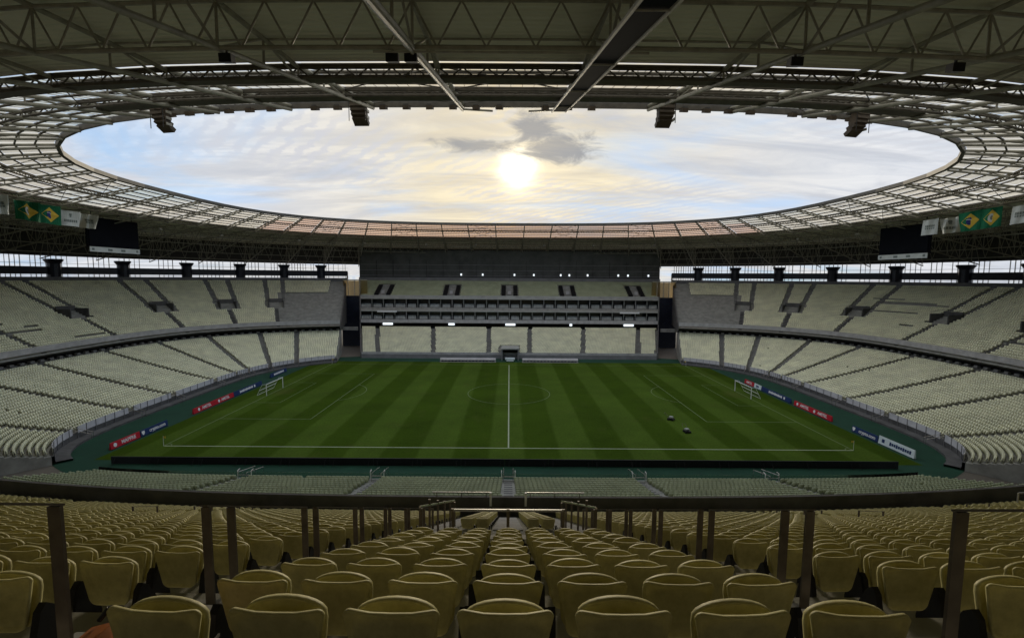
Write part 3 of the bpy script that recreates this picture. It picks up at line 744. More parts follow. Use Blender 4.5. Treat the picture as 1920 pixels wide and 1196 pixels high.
ME_PAN = mk_mesh('seat_pan', *outline_shell(pan_outline(), lambda x, z: 0.052 + 0.15*(z-0.5) + 0.12*x*x, 0.035, 0.12, 0.006), 'seat_yellow')
def bracket_mesh():
    prof = [(-0.02, 0.10), (0.17, 0.10), (0.20, 0.24), (0.17, 0.40), (0.10, 0.55), (0.045, 0.60), (0.0, 0.56), (-0.035, 0.42), (-0.04, 0.25)]
    V = [(x, y, z) for x in (-0.024, 0.024) for y, z in prof]; n = len(prof)
    F = [tuple(range(n-1, -1, -1)), tuple(range(n, 2*n))] + [(i, (i+1) % n, n+(i+1) % n, n+i) for i in range(n)]
    return mk_mesh('bracket', V, F, 'black', False)
ME_BRK = bracket_mesh()
ME_BOLT = MB().box((0, 0, 0), (0.020, 0.012, 0.022)).build('bolt', 'chrome'); _o = ME_BOLT; ME_BOLT = _o.data; bpy.data.objects.remove(_o)
# middle-distance seat for the joined rows
def mid_seat():
    V, F = [], []
    def add(v, f):
        k = len(V); V.extend(v); F.extend([tuple(i+k for i in q) for q in f])
    # back: 4 columns x 3 rows double sided grid, curved
    xs = [-1, -0.82, 0, 0.82, 1]; zs = [(0.41, 0.62), (0.46, 0.80), (0.72, 1.0), (0.785, 0.93)]
    fr = [(x*0.225*w, 0.3*(x*0.225*w)**2 - 0.05*(z-0.6), z) for z, w in zs for x in xs]; bk = [(p[0]*0.98, p[1]+0.026, p[2]) for p in fr]
    add(fr, [(r*5+i, r*5+i+1, (r+1)*5+i+1, (r+1)*5+i) for r in range(3) for i in range(4)])
    add(bk, [(r*5+i+1, r*5+i, (r+1)*5+i, (r+1)*5+i+1) for r in range(3) for i in range(4)])
    add([fr[15+i] for i in range(5)]+[bk[15+i] for i in range(5)], [(i, i+1, 6+i, 5+i) for i in range(4)])
    xs = [-0.207, -0.16, -0.06, 0.06, 0.16, 0.207]; tp = [0.70, 0.757, 0.786, 0.786, 0.757, 0.70]
    a = [(x*0.9, 0.04, 0.45) for x in xs]; c = [(x, 0.052+0.15*(z-0.5), z) for x, z in zip(xs, tp)]; e = [(x, 0.09+0.15*(z-0.5), z-0.004) for x, z in zip(xs, tp)]; g = [(x*0.9, 0.08, 0.45) for x in xs]
    add(a+c+e+g, [(r*6+i, r*6+i+1, (r+1)*6+i+1, (r+1)*6+i) for r in range(3) for i in range(5)])
    return np.array(V, float), np.array(F)
MID_V, MID_F = mid_seat()
BRK_V = np.array([(x, y, z) for x in (-0.02, 0.02) for y, z in ((0, 0.12), (0.16, 0.12), (0.12, 0.5), (0, 0.54))], float) + np.array([0.26, 0, 0])
BRK_F = np.array([(0, 1, 2, 3), (7, 6, 5, 4), (0, 4, 5, 1), (1, 5, 6, 2), (2, 6, 7, 3), (3, 7, 4, 0)])
near = []
for k in range(K_UP):
    d = up_d(k); Yk = 29.8-d; z = up_floor(d)
    if Yk < 9.0: near += [(0.538*i, d, z, k, 'c', i) for i in range(-3, 4)]
    elif Yk > 15.1:
        for e in (-1, 1): near += [(e*(0.88+0.52*i), d, z, k, 'f', e*(i+1)) for i in range(2)]
    for e in (-1, 1):
        ed = [2.98] + [v for v in NEAR_AISLES[1:]] + [S_SPLIT]
        for bl, (a, c) in enumerate(zip(ed[:-1], ed[1:])):
            a2 = a if bl == 0 else a+0.55; n = int((c-0.55-a2)/0.52)
            near += [(e*(a2+0.26+0.52*i), d, z, k, ('l' if e > 0 else 'r')+str(bl), i+1) for i in range(n)]
SS = np.array([q[0] for q in near]); DD = np.array([q[1] for q in near])
# arc positions are measured on the balcony curve; rows behind it keep the same spacing on the straight
xs, ys = bal_pt(SS, DD); nxs, nys = bal_n(SS); ang = face_ang(nxs, nys); zs = np.array([q[2] for q in near])
# wear: each shell sits a little differently
jit = rng.normal(0, 0.008, (len(near), 2)); ang = ang + rng.normal(0, 0.02, len(near))
keyv = []
for i in range(len(near)):
    p = (xs[i], ys[i], zs[i]+0.7); q = project(p)
    keyv.append(1e9 if (q is None or not in_view(p, 90) or q[2] < 1.2) else q[2])
order = np.argsort(keyv); single = [i for i in order[:300] if keyv[i] < 1e8]
for i in single:
    S, d, z, k, bl, idx = near[i]
    row = ORD[k+1]
    if bl == 'c':
        w = 'in the middle column' if idx == 0 else '%s seat %s of the middle column' % (ORD[abs(idx)], 'left' if idx > 0 else 'right')
        lab = 'yellow tip-up seat in the centre block, %s row, %s' % (row, w)
    elif bl == 'f': lab = 'yellow tip-up seat below the gangway, %s row, %s %s of the centre stair' % (row, ORD[abs(idx)], 'left' if idx > 0 else 'right')
    else:
        n_ = ORD[idx] if idx < len(ORD) else '%dth' % idx
        lab = 'yellow tip-up seat in the %s %sblock, %s row, %s seat from the aisle' % ('left' if bl[0] == 'l' else 'right', 'outer ' if bl[1] != '0' else '', row, n_)
    o = empty('stadium_seat', (xs[i]+jit[i, 0], ys[i], z), lab, 'seat', 'yellow seats in the foreground rows'); o.rotation_euler.z = float(ang[i])
    inst('backrest', ME_BACK, o); pn = inst('seat_pan', ME_PAN, o, Matrix.Translation((0, 0.03, 0.45)) @ Matrix.Rotation(float(rng.normal(0.0, 0.035)), 4, 'X') @ Matrix.Translation((0, -0.03+float(rng.normal(0, 0.004)), -0.45+float(rng.normal(-0.004, 0.006)))))
    for e in (-0.26, 0.26):
        bk = inst('bracket', ME_BRK, o, Matrix.Translation((e, 0, 0)))
        if e < 0: inst('bolt', ME_BOLT, bk, Matrix.Translation((0.0, -0.045, 0.40)))
    if bl == 'c' and idx == -3 or idx == 1 and bl == 'l0': pass
rest = np.setdiff1d(np.arange(len(near)), single)
rest = rest[[in_view((xs[i], ys[i], zs[i]+0.7), 160) or keyv[i] < 1e8 or ys[i] < 4 and abs(xs[i]) < 9 for i in rest]]
PR = np.c_[xs[rest]+jit[rest, 0], ys[rest], zs[rest]]
bulk('stadium_seats', MID_V, MID_F, PR, ang[rest], 'seat_yellow', None, 'yellow tip-up seats massed across the near upper stand down to the dark parapet', 'seats')
bulk('seat_brackets', BRK_V, BRK_F, PR, ang[rest], 'black', None, 'black brackets between the massed yellow seats of the near upper stand', 'brackets')

# aisle steps with pale nosings, both sides of the centre block and down the middle
b = MB(); nz = MB()
for k in range(K_UP):
    d = up_d(k); Y = 29.8-d; z = up_floor(d)
    spots = [(-2.35, 0.98), (2.35, 0.98)] + ([(0, 1.1)] if Y > 15.1 else [])
    for x, w in spots:
        b.box((x, Y+0.16, z+0.105), (w, 0.40, 0.19)); nz.box((x, Y-0.015, z+UP_RISE+0.012), (w*0.96, 0.07, 0.02)); nz.box((x, Y+0.335, z+0.212), (w*0.96, 0.05, 0.02))
b.build('aisle_steps', 'concrete', nst, 'stuff').matrix_local = ninv
nz.build('step_nosings', 'concrete_pale', nst, 'stuff').matrix_local = ninv

def tread_z(Y):
    k = math.floor((Y - 2.05 + 0.05)/0.8); k = max(0, min(K_UP-1, k)); return up_floor(up_d(k)) + (UP_RISE if Y < 2.0 else 0)
def rail_z(Y): return CAM_H - 0.512*Y
def handrail(x, Y0, Y1, extra, label):
    g = empty('handrail', (x, Y0, tread_z(Y0)), label, 'handrail', 'dark handrails along the aisles'); inv = Matrix.Translation((-x, -Y0, -tread_z(Y0)))
    for Y in [Y0, Y1] + extra:
        MB().box((x, Y, (tread_z(Y)+rail_z(Y))/2), (0.075, 0.022, rail_z(Y)-tread_z(Y))).build('post', 'rail_bronze', g).matrix_local = inv
    MB().beam((x, Y0-0.03, rail_z(Y0-0.03)+0.010), (x, Y1+0.03, rail_z(Y1+0.03)+0.010), 0.06, 0.014).build('top_bar', 'rail_bronze', g).matrix_local = inv
RAILS = [(1.0, 2.6, []), (3.9, 5.78, [4.25]), (6.12, 7.7, []), (8.05, 9.6, []), (9.95, 11.5, []), (11.85, 13.4, []), (14.0, 15.6, [])]
for sgn, nm in ((-1, 'left'), (1, 'right')):
    for i, (a, c, ex) in enumerate(RAILS):
        handrail(sgn*2.62, a, c, ex, 'dark flat-post handrail beside the %s aisle, %s rail from the camera' % (nm, ORD[i+1]))
for sgn, nm in ((-1, 'left'), (1, 'right')):
    for j, S in enumerate((15.2, 28.0)):
        for i, Y in enumerate((18.5, 22.0, 25.5)):
            x, y = map(float, bal_pt(-sgn*S, 29.8-Y)); zt = up_floor(29.8-Y)
            g = empty('handrail', (x, y, zt), 'short dark handrail among the %s rows near the parapet, %s aisle out, %s going down' % (nm, ORD[j+2], ORD[i+1]), 'handrail', 'dark handrails along the aisles')
            for e in (0, 1.3): MB().box((0, e, 0.5-0.5*e), (0.07, 0.03, 1.0)).build('post', 'rail_bronze', g)
            MB().beam((0, -0.03, 1.0), (0, 1.33, 0.34), 0.06, 0.02).build('top_bar', 'rail_bronze', g)

# gangway mouth in the near stand: walls, floor, rails
g = empty('gangway_mouth', (0, 9.0, tread_z(14.9)-0.5), 'open gangway mouth in the near stand with pale floor and rails', 'gangway')
gi = Matrix.Translation((0, -9.0, -(tread_z(14.9)-0.5))); zf = tread_z(14.9)-0.45
P = lambda bld, nm, m: setattr(bld.build(nm, m, g), 'matrix_local', gi)
for e in (-1, 1):
    m_ = MB(); prof = [(9.02, tread_z(8.9)+0.30), (15.0, tread_z(15.05)+0.45), (15.0, zf), (9.02, zf)]
    V = [(e*x, Y, z) for x in (1.72, 1.85) for Y, z in prof]
    m_.add(V, [(0, 1, 2, 3), (7, 6, 5, 4), (0, 4, 5, 1), (1, 5, 6, 2), (2, 6, 7, 3), (3, 7, 4, 0)]); P(m_, 'side_wall', 'concrete_pale')
P(MB().box((0, 12.0, zf), (3.42, 6.0, 0.1)), 'floor', 'concrete_pale')
P(MB().box((0, 9.06, (zf+tread_z(8.9))/2+0.1), (3.42, 0.1, tread_z(8.9)-zf)), 'rear_wall', 'concrete')
P(MB().box((0, 9.07, tread_z(8.9)+0.27), (3.60, 0.16, 0.10)), 'coping', 'concrete_pale')
zc = tread_z(8.9)+0.3
for x in (-1.76, -1.12, 0.0, 1.12, 1.76): P(MB().box((x, 9.1, zc+0.28), (0.06, 0.03, 0.62)), 'post', 'rail_bronze')
P(MB().tube((-1.12, 9.1, zc+0.56), (1.12, 9.1, zc+0.56), 0.026), 'cross_rail', 'chrome')
for e in (-1, 1):
    P(MB().tube((e*1.78, 9.1, zc+0.62), (e*1.78, 15.0, tread_z(15.05)+1.35), 0.026), 'side_rail', 'chrome')
    for Y in (10.2, 11.4, 12.6, 13.8, 15.0):
        t = (Y-9.02)/5.98; zb = (tread_z(8.9)+0.30)*(1-t)+(tread_z(15.05)+0.45)*t
        P(MB().box((e*1.78, Y, zb+0.42), (0.05, 0.03, 0.85)), 'post', 'rail_bronze')
# parapet rail with white gate posts
pr = empty('parapet_rail', (0, 29.75, 11.42), 'pale steel rail along the parapet in front of the centre stair', 'rail')
for a, c in ((-5.0, -1.15), (1.15, 5.0)):
    MB().tube((a, 0, 0.30), (c, 0, 0.30), 0.045).build('top_bar', 'chrome', pr)
    for x in np.linspace(a+0.3, c-0.3, 3): MB().box((x, 0, 0.15), (0.05, 0.05, 0.3)).build('post', 'rail_bronze', pr)
for x in (-1.15, 1.15): MB().box((x, -0.2, -0.05), (0.14, 0.14, 0.9)).build('gate_post', 'white', pr)
# rail frames at the outer left and right of the parapet
for sgn, nm in ((-1, 'left'), (1, 'right')):
    x0 = sgn*33.0; g2 = empty('handrail', (x0, 29.2, tread_z(28.5)), 'pale tubular rail frame by the parapet at the far %s of the near stand' % nm, 'handrail')
    MB().tube((0, 0, 0), (0, 0, 1.9), 0.05).build('post', 'steel_pale', g2); MB().tube((sgn*3.5, 0, 0), (sgn*3.5, 0, 2.0), 0.05).build('post', 'steel_pale', g2)
    MB().tube((0, 0, 1.9), (sgn*3.5, 0, 2.0), 0.05).build('top_bar', 'chrome', g2)
# orange bag on the floor at the bottom left
bg_ = empty('bag', (-2.03, 2.16, tread_z(2.1)+0.205), 'orange bag standing by the end of the first seat row, bottom left', 'bag')
b = MB(); pr_ = [(-0.14, 0.0), (-0.15, 0.14), (-0.09, 0.215), (0.03, 0.235), (0.12, 0.17), (0.15, 0.05), (0.13, 0.0)]
n = len(pr_); V = []
for y, s_ in ((-0.11, 0.8), (-0.08, 1.0), (0.08, 1.0), (0.11, 0.8)): V += [(x*s_, y, z*s_*1.65) for x, z in pr_]
F = [tuple(range(n)), tuple(range(4*n-1, 3*n-1, -1))]
for r in range(3): F += [(r*n+i, (r+1)*n+i, (r+1)*n+(i+1) % n, r*n+(i+1) % n) for i in range(n)]
b.add(V, F); b.build('body', 'orange', bg_)
MB().path([(-0.06, 0.09, 0.38), (-0.03, 0.12, 0.43), (0.04, 0.12, 0.43), (0.07, 0.09, 0.38)], 0.012).build('handle', 'black', bg_)
#NEAR_END

# ------------------------------------------------------------------ main stand on the far side
ms = empty('main_stand', (0, YC+45, 0), 'far main stand with seat rows, two levels of boxes and an upper tier', 'stand'); mi = Matrix.Translation((0, -(YC+45), 0))
def MP(bld, nm, m, kind=None):
    o = bld.build(nm, m, ms, kind); o.matrix_local = mi; return o
HW = lambda Y: 0.3185*Y
def prism_x(b, prof, hw=HW):
    """profile (Y,z) closed polygon, swept across the fan-shaped width"""
    n = len(prof); V = [(-hw(Y), Y, z) for Y, z in prof] + [(hw(Y), Y, z) for Y, z in prof]
    return b.add(V, [tuple(range(n)), tuple(range(2*n-1, n-1, -1))] + [(i, n+i, n+(i+1) % n, (i+1) % n) for i in range(n)])
def steps_prof(Y0, Y1, z0, z1, n, zb):
    P_ = [(Y0, zb)]
    for k in range(n):
        Ya, Yb = Y0+(Y1-Y0)*k/n, Y0+(Y1-Y0)*(k+1)/n; z = z0+(z1-z0)*k/n; P_ += [(Ya, z), (Yb, z)]
    return P_ + [(Y1, zb)]
def terrace_strip(Y0, Y1, z0, z1, n, m, nm='terrace'):
    b = MB(); pr = steps_prof(Y0, Y1, z0, z1, n, z0-1.0)[1:-1]
    for (a, za), (c, zc_) in zip(pr[:-1], pr[1:]): b.quad((-HW(a), a, za), (HW(a), a, za), (HW(c), c, zc_), (-HW(c), c, zc_))
    return MP(b, nm, m)
Y0 = YC+45.0
terrace_strip(Y0, Y0+18.2, 1.3, 7.7, 21, 'concrete')
MP(prism_x(MB(), [(Y0-0.5, -0.05), (Y0-0.5, 1.25), (Y0-0.05, 1.25), (Y0-0.05, -0.05)]), 'front_wall', 'wall_grey')
MP(prism_x(MB(), [(Y0-0.42, 1.3), (Y0-0.42, 2.0), (Y0-0.38, 2.0), (Y0-0.38, 1.3)]), 'balustrade', 'concrete_pale')
MAIN_AISLES = [-42.0, -24.2, -6.5, 6.5, 23.6, 41.2]
def main_seats(Y0_, Y1_, z0, z1, n, m, label, block=None):
    P_ = []
    for k in range(n):
        Y = Y0_+(Y1_-Y0_)*(k+0.8)/n; z = z0+(z1-z0)*k/n; hw = HW(Y)-0.7
        x = np.arange(-hw, hw, 0.52); keep = np.ones(len(x), bool)
        if block: keep = block(x, Y)
        x = x[keep]; P_.append(np.c_[x, np.full(len(x), Y), np.full(len(x), z)])
    P_ = np.concatenate(P_)
    return bulk('stadium_seats', FAR_V, FAR_F, P_, np.full(len(P_), math.pi), m, None, label, 'seats')
def blk_low(x, Y):
    k = np.ones(len(x), bool)
    for a in MAIN_AISLES: k &= np.abs(x - a*Y/Y0) > 0.8
    if Y < Y0+5.2: k &= np.abs(x) > 3.4
    return k
main_seats(Y0, Y0+18.2, 1.3, 7.7, 21, 'seat_cream', 'pale cream tip-up seats on the lower tier of the far main stand', blk_low)
b = MB()
for a in MAIN_AISLES:
    for k in range(21):
        Y = Y0+18.2*(k+0.6)/21; b.box((a*Y/Y0, Y, 1.3+6.4*k/21+0.09), (1.3, 0.45, 0.17))
MP(b, 'aisle_steps', 'concrete_dark', 'stuff')
# concourse slot, fascia
Yf = Y0+18.2
MP(prism_x(MB(), [(Yf+4, 6.0), (Yf+4, 9.5), (Yf+4.2, 9.5), (Yf+4.2, 6.0)]), 'concourse_wall', 'black')
MP(prism_x(MB(), [(Yf-0.2, 9.55), (Yf-0.2, 10.75), (Yf+0.1, 10.75), (Yf+0.1, 9.55)]), 'fascia', 'concrete_pale')
MP(prism_x(MB(), [(Yf+0.1, 9.5), (Yf+0.1, 10.0), (Yf+7.0, 10.0), (Yf+7.0, 9.5)]), 'floor_slab', 'concrete_dark')
for u in (728, 847, 957, 1178):
    x = (u-955)/878*(Yf+5); MP(MB().box((x, Yf+3.6, 8.9), (3.6 if u != 847 else 2.2, 0.2, 1.0)), 'doorway_glow', 'glow_cool')  # glowing panels stand in for daylight seen through the exits
MP(MB().box((1070-955, 0, 0), (0, 0, 0)) if False else MB().box(((1070-955)/878*(Yf+5), Yf+3.6, 8.9), (0.9, 0.2, 1.1)), 'doorway_glow', 'glow_cool')
# two levels of boxes
NB = 26
for lv, (Yb, zb, hh) in enumerate(((Yf+0.3, 10.0, 3.9), (Yf+3.6, 14.0, 4.2))):
    MP(prism_x(MB(), [(Yb+3.2, zb+0.1), (Yb+3.2, zb+hh), (Yb+3.5, zb+hh), (Yb+3.5, zb+0.1)]), 'box_wall', 'concrete_dark')
    MP(prism_x(MB(), [(Yb-0.25 if lv else Yb, zb+hh-0.35), (Yb-0.25 if lv else Yb, zb+hh), (Yb+7.5, zb+hh), (Yb+7.5, zb+hh-0.35)]), 'floor_slab', 'seat_grey')
    if lv: MP(prism_x(MB(), [(Yb-0.3, zb-0.3), (Yb-0.3, zb+0.75), (Yb-0.2, zb+0.75), (Yb-0.2, zb-0.3)]), 'fascia', 'concrete')
    for i in range(NB+1):
        f = -1+2*i/NB
        MP(MB().beam((f*HW(Yb+0.4), Yb+0.4, zb+hh*0.46), (f*HW(Yb+3.1), Yb+3.1, zb+hh*0.46), 0.14, hh*0.9), 'box_divider', 'concrete_pale' if i % 4 == 0 else 'seat_grey')
    for i in range(NB):
        f = -1+2*(i+0.5)/NB; w = 2*HW(Yb+3)/NB
        MP(MB().box((f*HW(Yb+3.0), Yb+3.12, zb+hh*0.60), (w*0.86, 0.08, hh*0.50)), 'window', 'glass_dark')
    P_ = []
    for r in range(3):
        Y = Yb+0.6+0.8*r
        for i in range(NB):
            f = -1+2*(i+0.5)/NB; w = 2*HW(Y)/NB; n = 5 if i % 3 else 6
            for j in range(n): P_.append((f*HW(Y)+(j-(n-1)/2)*0.58, Y, zb+0.45+0.32*r))
    bulk('stadium_seats', FAR_V*np.array([1.2, 1.0, 1.15]), FAR_F, np.array(P_), np.full(len(P_), math.pi), 'seat_grey', None, 'grey seats in front of the %s row of boxes in the main stand' % ('lower', 'upper')[lv], 'seats')
for u in (726, 1180): MP(MB().box(((u-955)/878*(Yf+1), Yf+0.2, 13.55), (7.0, 0.15, 0.55)), 'banner_rail', 'white')
# upper tier
Yu0, Yu1 = Yf+7.0, Yf+18.0
terrace_strip(Yu0, Yu1, 18.3, 24.0, 14, 'concrete')
UPV = [-47.4, -21.8, 0.0, 21.8, 47.4]
def blk_up(x, Y):
    k = np.ones(len(x), bool)
    if Y < Yu0+8.6:
        for a in UPV: k &= np.abs(x-a) > 3.3
    return k
main_seats(Yu0, Yu1, 18.3, 24.0, 14, 'seat_cream_shaded', 'cream seats with roof shade in their colour on the upper tier of the far main stand', blk_up)
MP(prism_x(MB(), [(Yu0-0.3, 17.9), (Yu0-0.3, 19.1), (Yu0-0.2, 19.1), (Yu0-0.2, 17.9)]), 'fascia', 'seat_grey')
for a in UPV:
    for e in (-2.2, 2.2): 
        Ym = Yu0+6.5; MP(MB().beam((a+e, Yu0+0.8, 19.2), (a+e, Yu0+7.6, 22.6), 1.5, 0.5), 'gangway_stair', 'black')
    MP(MB().box((a, Yu0+2.2, 20.2), (1.2, 0.4, 1.2)), 'gangway_post', 'concrete_pale')
MP(prism_x(MB(), [(Yu1, 23.0), (Yu1, 25.6), (Yu1+0.3, 25.6), (Yu1+0.3, 23.0)]), 'back_wall', 'wall_grey')
MP(prism_x(MB(), [(Yu1+3.5, 22.0), (Yu1+3.5, 36.5), (Yu1+3.8, 36.5), (Yu1+3.8, 22.0)]), 'rear_glazing', 'wall_dark')
MP(prism_x(MB(), [(Yu1+0.3, 25.2), (Yu1+0.3, 25.6), (Yu1+3.5, 25.6), (Yu1+3.5, 25.2)]), 'rear_slab', 'concrete_dark')
for i in range(19):
    f = -1+2*i/18; MP(MB().box((f*HW(Yu1+3.3), Yu1+3.35, 29.0), (0.18, 0.2, 6.8)), 'mullion', 'steel_dark')
for z in (26.3, 28.4, 30.6): MP(prism_x(MB(), [(Yu1+3.25, z), (Yu1+3.25, z+0.22), (Yu1+3.34, z+0.22), (Yu1+3.34, z)]), 'transom', 'wall_grey')
for u in (865, 905, 964, 1000, 1050, 1066, 1100, 1157, 1175, 1213):
    MP(MB().box(((u-955)/878*(Yu1+4), Yu1+3.2, 26.9), (0.55, 0.1, 0.75)), 'lamp', 'glow_cool')
for e in (-1, 1):
    b = MB(); pr = [(Y0-0.4, -0.05), (Y0-0.4, 2.0), (Yf, 9.4), (Yf, 10.7), (Yu0, 18.6), (Yu1, 25.6), (Yu1+3.5, 25.6), (Yu1+3.5, -0.05)]
    V = [(e*(HW(Y)+dx), Y, z) for dx in (0.02, 0.4) for Y, z in pr]; n = len(pr)
    b.add(V, [tuple(range(n)), tuple(range(2*n-1, n-1, -1))] + [(i, n+i, n+(i+1) % n, (i+1) % n) for i in range(n)]); MP(b, 'side_wall', 'concrete_dark')
# stair towers in the corner slots
for e, nm in ((-1, 'left'), (1, 'right')):
    t_ = empty('stair_tower', (e*57.5, Y0+26, 0), 'dark stair tower in the slot at the %s of the main stand' % nm, 'stair tower', 'stair towers beside the main stand')
    MB().box((0, 0, 9.4), (9.5, 1.0, 18.8)).build('shaft_wall', 'navy', t_)
    MB().box((0, -8.0, 7.4), (7.0, 0.6, 1.2)).build('bridge', 'concrete', t_)
    MB().box((0, 0.6, 21.6), (9.0, 0.04, 5.6)).build('glazing', 'polycarbonate', t_)
    for x in (-2.6, -0.2, 1.8): MB().box((x, 0.3, 21.6), (0.22, 0.3, 5.6)).build('mullion', 'steel', t_)
    MB().box((0, 0.3, 24.6), (9.0, 0.5, 0.3)).build('head_beam', 'steel', t_)
# players' tunnel and team benches
tn = empty('players_tunnel', (0.3, Y0-2.5, 0), 'dark covered players tunnel at the halfway line below the main stand', 'tunnel')
for e in (-2.55, 2.55): MB().box((e, 2.0, 1.75), (0.35, 6.0, 3.5)).build('side_wall', 'wall_grey', tn)
MB().box((0, 2.0, 3.65), (5.5, 6.2, 0.35)).build('roof', 'seat_grey', tn)
MB().box((0, 4.6, 1.75), (4.7, 0.2, 3.4)).build('doorway', 'black', tn)
MB().box((0, -2.8, 0.9), (3.0, 1.2, 0.5)).box((0, -3.0, 0.45), (2.2, 0.8, 0.5)).build('arch_barrier', 'board_white', tn)
for e, nm in ((-1, 'left'), (1, 'right')):
    t_ = empty('team_bench', (e*12.6, Y0-6.2, 0), 'low pale team bench shelter %s of the players tunnel' % nm, 'team bench', 'team bench shelters')
    b = MB(); pr = [(0.9, 0.0), (0.9, 1.0), (0.2, 1.22), (-0.5, 0.9), (-0.55, 0.55), (-0.48, 0.5), (0.2, 1.1), (0.82, 0.92), (0.82, 0.0)]
    V = [(x, y, z) for x in (-8.5, 8.5) for y, z in pr]; n = len(pr)
    b.add(V, [tuple(range(n)), tuple(range(2*n-1, n-1, -1))] + [(i, n+i, n+(i+1) % n, (i+1) % n) for i in range(n)]); b.build('canopy', 'concrete_pale', t_)
    for i in range(16): MB().box((-7.9+15.8*i/15, 0.3, 0.5), (0.5, 0.5, 0.7)).build('seat', 'board_blue', t_)
    MB().box((0, 0, 0.06), (17.2, 1.8, 0.12)).build('plinth', 'concrete', t_)
#MAIN_END

# ------------------------------------------------------------------ roof
NBAY = 58; W_SKY = 16.2; W_OUT = 57.0
def zs_(w): return 43.5-0.2*w if w <= W_SKY else 43.5-0.2*W_SKY-0.05*(w-W_SKY)
def zb_(w): return 43.0-0.226*w
roof = empty('stadium_roof', (0, YC, 0), 'oval steel truss roof with translucent inner ring and dark sheeting', 'roof'); ri = Matrix.Translation((0, -YC, 0))
# stations: equal steps along the offset curve, half a step off the axis
_S = RIM.S; _x, _y = RIM.at(_S, 25.0); _L = np.concatenate([[0], np.cumsum(np.hypot(np.diff(_x), np.diff(_y)))])
half = NBAY//2; st_L = (np.arange(half)+0.5)*_L[-1]/half; st_S = np.interp(st_L, _L, _S)
STA = [(float(s), -1) for s in st_S] + [(float(s), 1) for s in st_S[::-1]]     # anticlockwise list: left near -> left far -> right far -> right near
def rp(i, w, z=None, f=0.0):
    """point at station i (+ fraction f towards the next), w metres out from the rim"""
    a = STA[i % NBAY]; x, y = RIM.at(a[0], w, a[1]); p = Vector((float(x), float(y), 0))
    if f:
        c = STA[(i+1) % NBAY]; x, y = RIM.at(c[0], w, c[1]); p = p.lerp(Vector((float(x), float(y), 0)), f)
    p.z = zs_(w) if z is None else z
    return p - Vector((0, YC, 0))
def RW(p): return (p[0], p[1]+YC, p[2])
def vis_px(p, q): return size_px(RW(p), RW(q))*878
def rbar(nm, p, q, r, m, par=None): return bar(nm, p, q, r, m, par or roof)
def rmembers(name, segs, r, m, parent, limit):
    segs = sorted(segs, key=lambda s_: -vis_px(*s_)); big = [s_ for s_ in segs if vis_px(*s_) > 9][:limit]; sm = segs[len(big):]
    for p, q in big: bar(name, p, q, r, m, parent)
    if sm:
        b = MB()
        for p, q in sm: b.tube(p, q, r, 4, caps=False)
        b.build(name, m, parent, 'stuff')
SKY_W = [0.5, 2.4, 4.3, 6.2, 8.1, 10.1, 12.1, 14.1, 16.2]
panes = []
purl = []
for i in range(NBAY):
    # skylight panels
    for a, c in zip(SKY_W[:-1], SKY_W[1:]):
        P4 = [rp(i, a+0.06, f=0.012), rp(i, a+0.06, f=0.988), rp(i, c-0.06, f=0.988), rp(i, c-0.06, f=0.012)]
        panes.append([p+Vector((0, 0, 0.20)) for p in P4])
    # opaque sheets, uv = (across, outwards)
    ws = [W_SKY+0.05, 24.8, 33.0, 42.0, 50.0, W_OUT]; V = []; UV = []
    for w in ws:
        for f in (0.0, 0.5, 1.0): V.append(tuple(rp(i, w, f=f)+Vector((0, 0, 0.22)))); UV.append((f*11, w))
    F = [(r*3+j, r*3+j+1, (r+1)*3+j+1, (r+1)*3+j) for r in range(len(ws)-1) for j in range(2)]
    me = bpy.data.meshes.new('roof_sheet'); me.from_pydata(V, [], F); uvl = me.uv_layers.new(name='UVMap')
    for lp in me.loops: uvl.data[lp.index].uv = UV[lp.vertex_index]
    me.materials.append(MATS['roof_sheeting']); inst('roof_sheet', me, roof)
    # outer cladding down to the eaves
    b = MB(); b.quad(rp(i, W_OUT-0.1, 38.9), rp(i, W_OUT-0.1, 38.9, f=1.0), rp(i, W_OUT, 31.0, f=1.0), rp(i, W_OUT, 31.0)); b.build('eaves_cladding', 'steel_dark', roof)
    # rim edge beam
    b = MB(); A = [rp(i, 0.0, 43.75), rp(i, 0.0, 43.75, 1.0), rp(i, 0.0, 43.1, 1.0), rp(i, 0.0, 43.1)]; B_ = [rp(i, 0.45, 43.68), rp(i, 0.45, 43.68, 1.0), rp(i, 0.45, 43.0, 1.0), rp(i, 0.45, 43.0)]
    b.add(A+B_, [(3, 2, 1, 0), (4, 5, 6, 7), (0, 1, 5, 4), (2, 3, 7, 6)]); b.build('rim_beam', 'steel_backlit', roof)
    for w in SKY_W[1:]: purl.append((rp(i, w, zs_(w)+0.02), rp(i, w, zs_(w)+0.02, 1.0)))
panes.sort(key=lambda T: -vis_px(T[0], T[2])*vis_px(T[1], T[3]))
def pane_mat(T): return 'polycarbonate_bronze' if sum(p.y for p in T)/4 > 40 else 'polycarbonate'
for T in panes[:300]: MB().quad(*T).build('skylight_panel', pane_mat(T), roof)
for mm in ('polycarbonate', 'polycarbonate_bronze'):
    b = MB()
    for T in panes[300:]:
        if pane_mat(T) == mm: b.quad(*T)
    if b.v: b.build('skylight_panel', mm, roof, 'stuff')
rmembers('purlin', purl, 0.115, 'steel_backlit', roof, 300)
pur2 = [(rp(i, w, zs_(w)+0.05), rp(i, w, zs_(w)+0.05, 1.0)) for i in range(NBAY) for w in (20.0, 28.5, 31.0, 36.0, 39.0)]
rmembers('sheeting_rail', pur2, 0.07, 'steel', roof, 120)
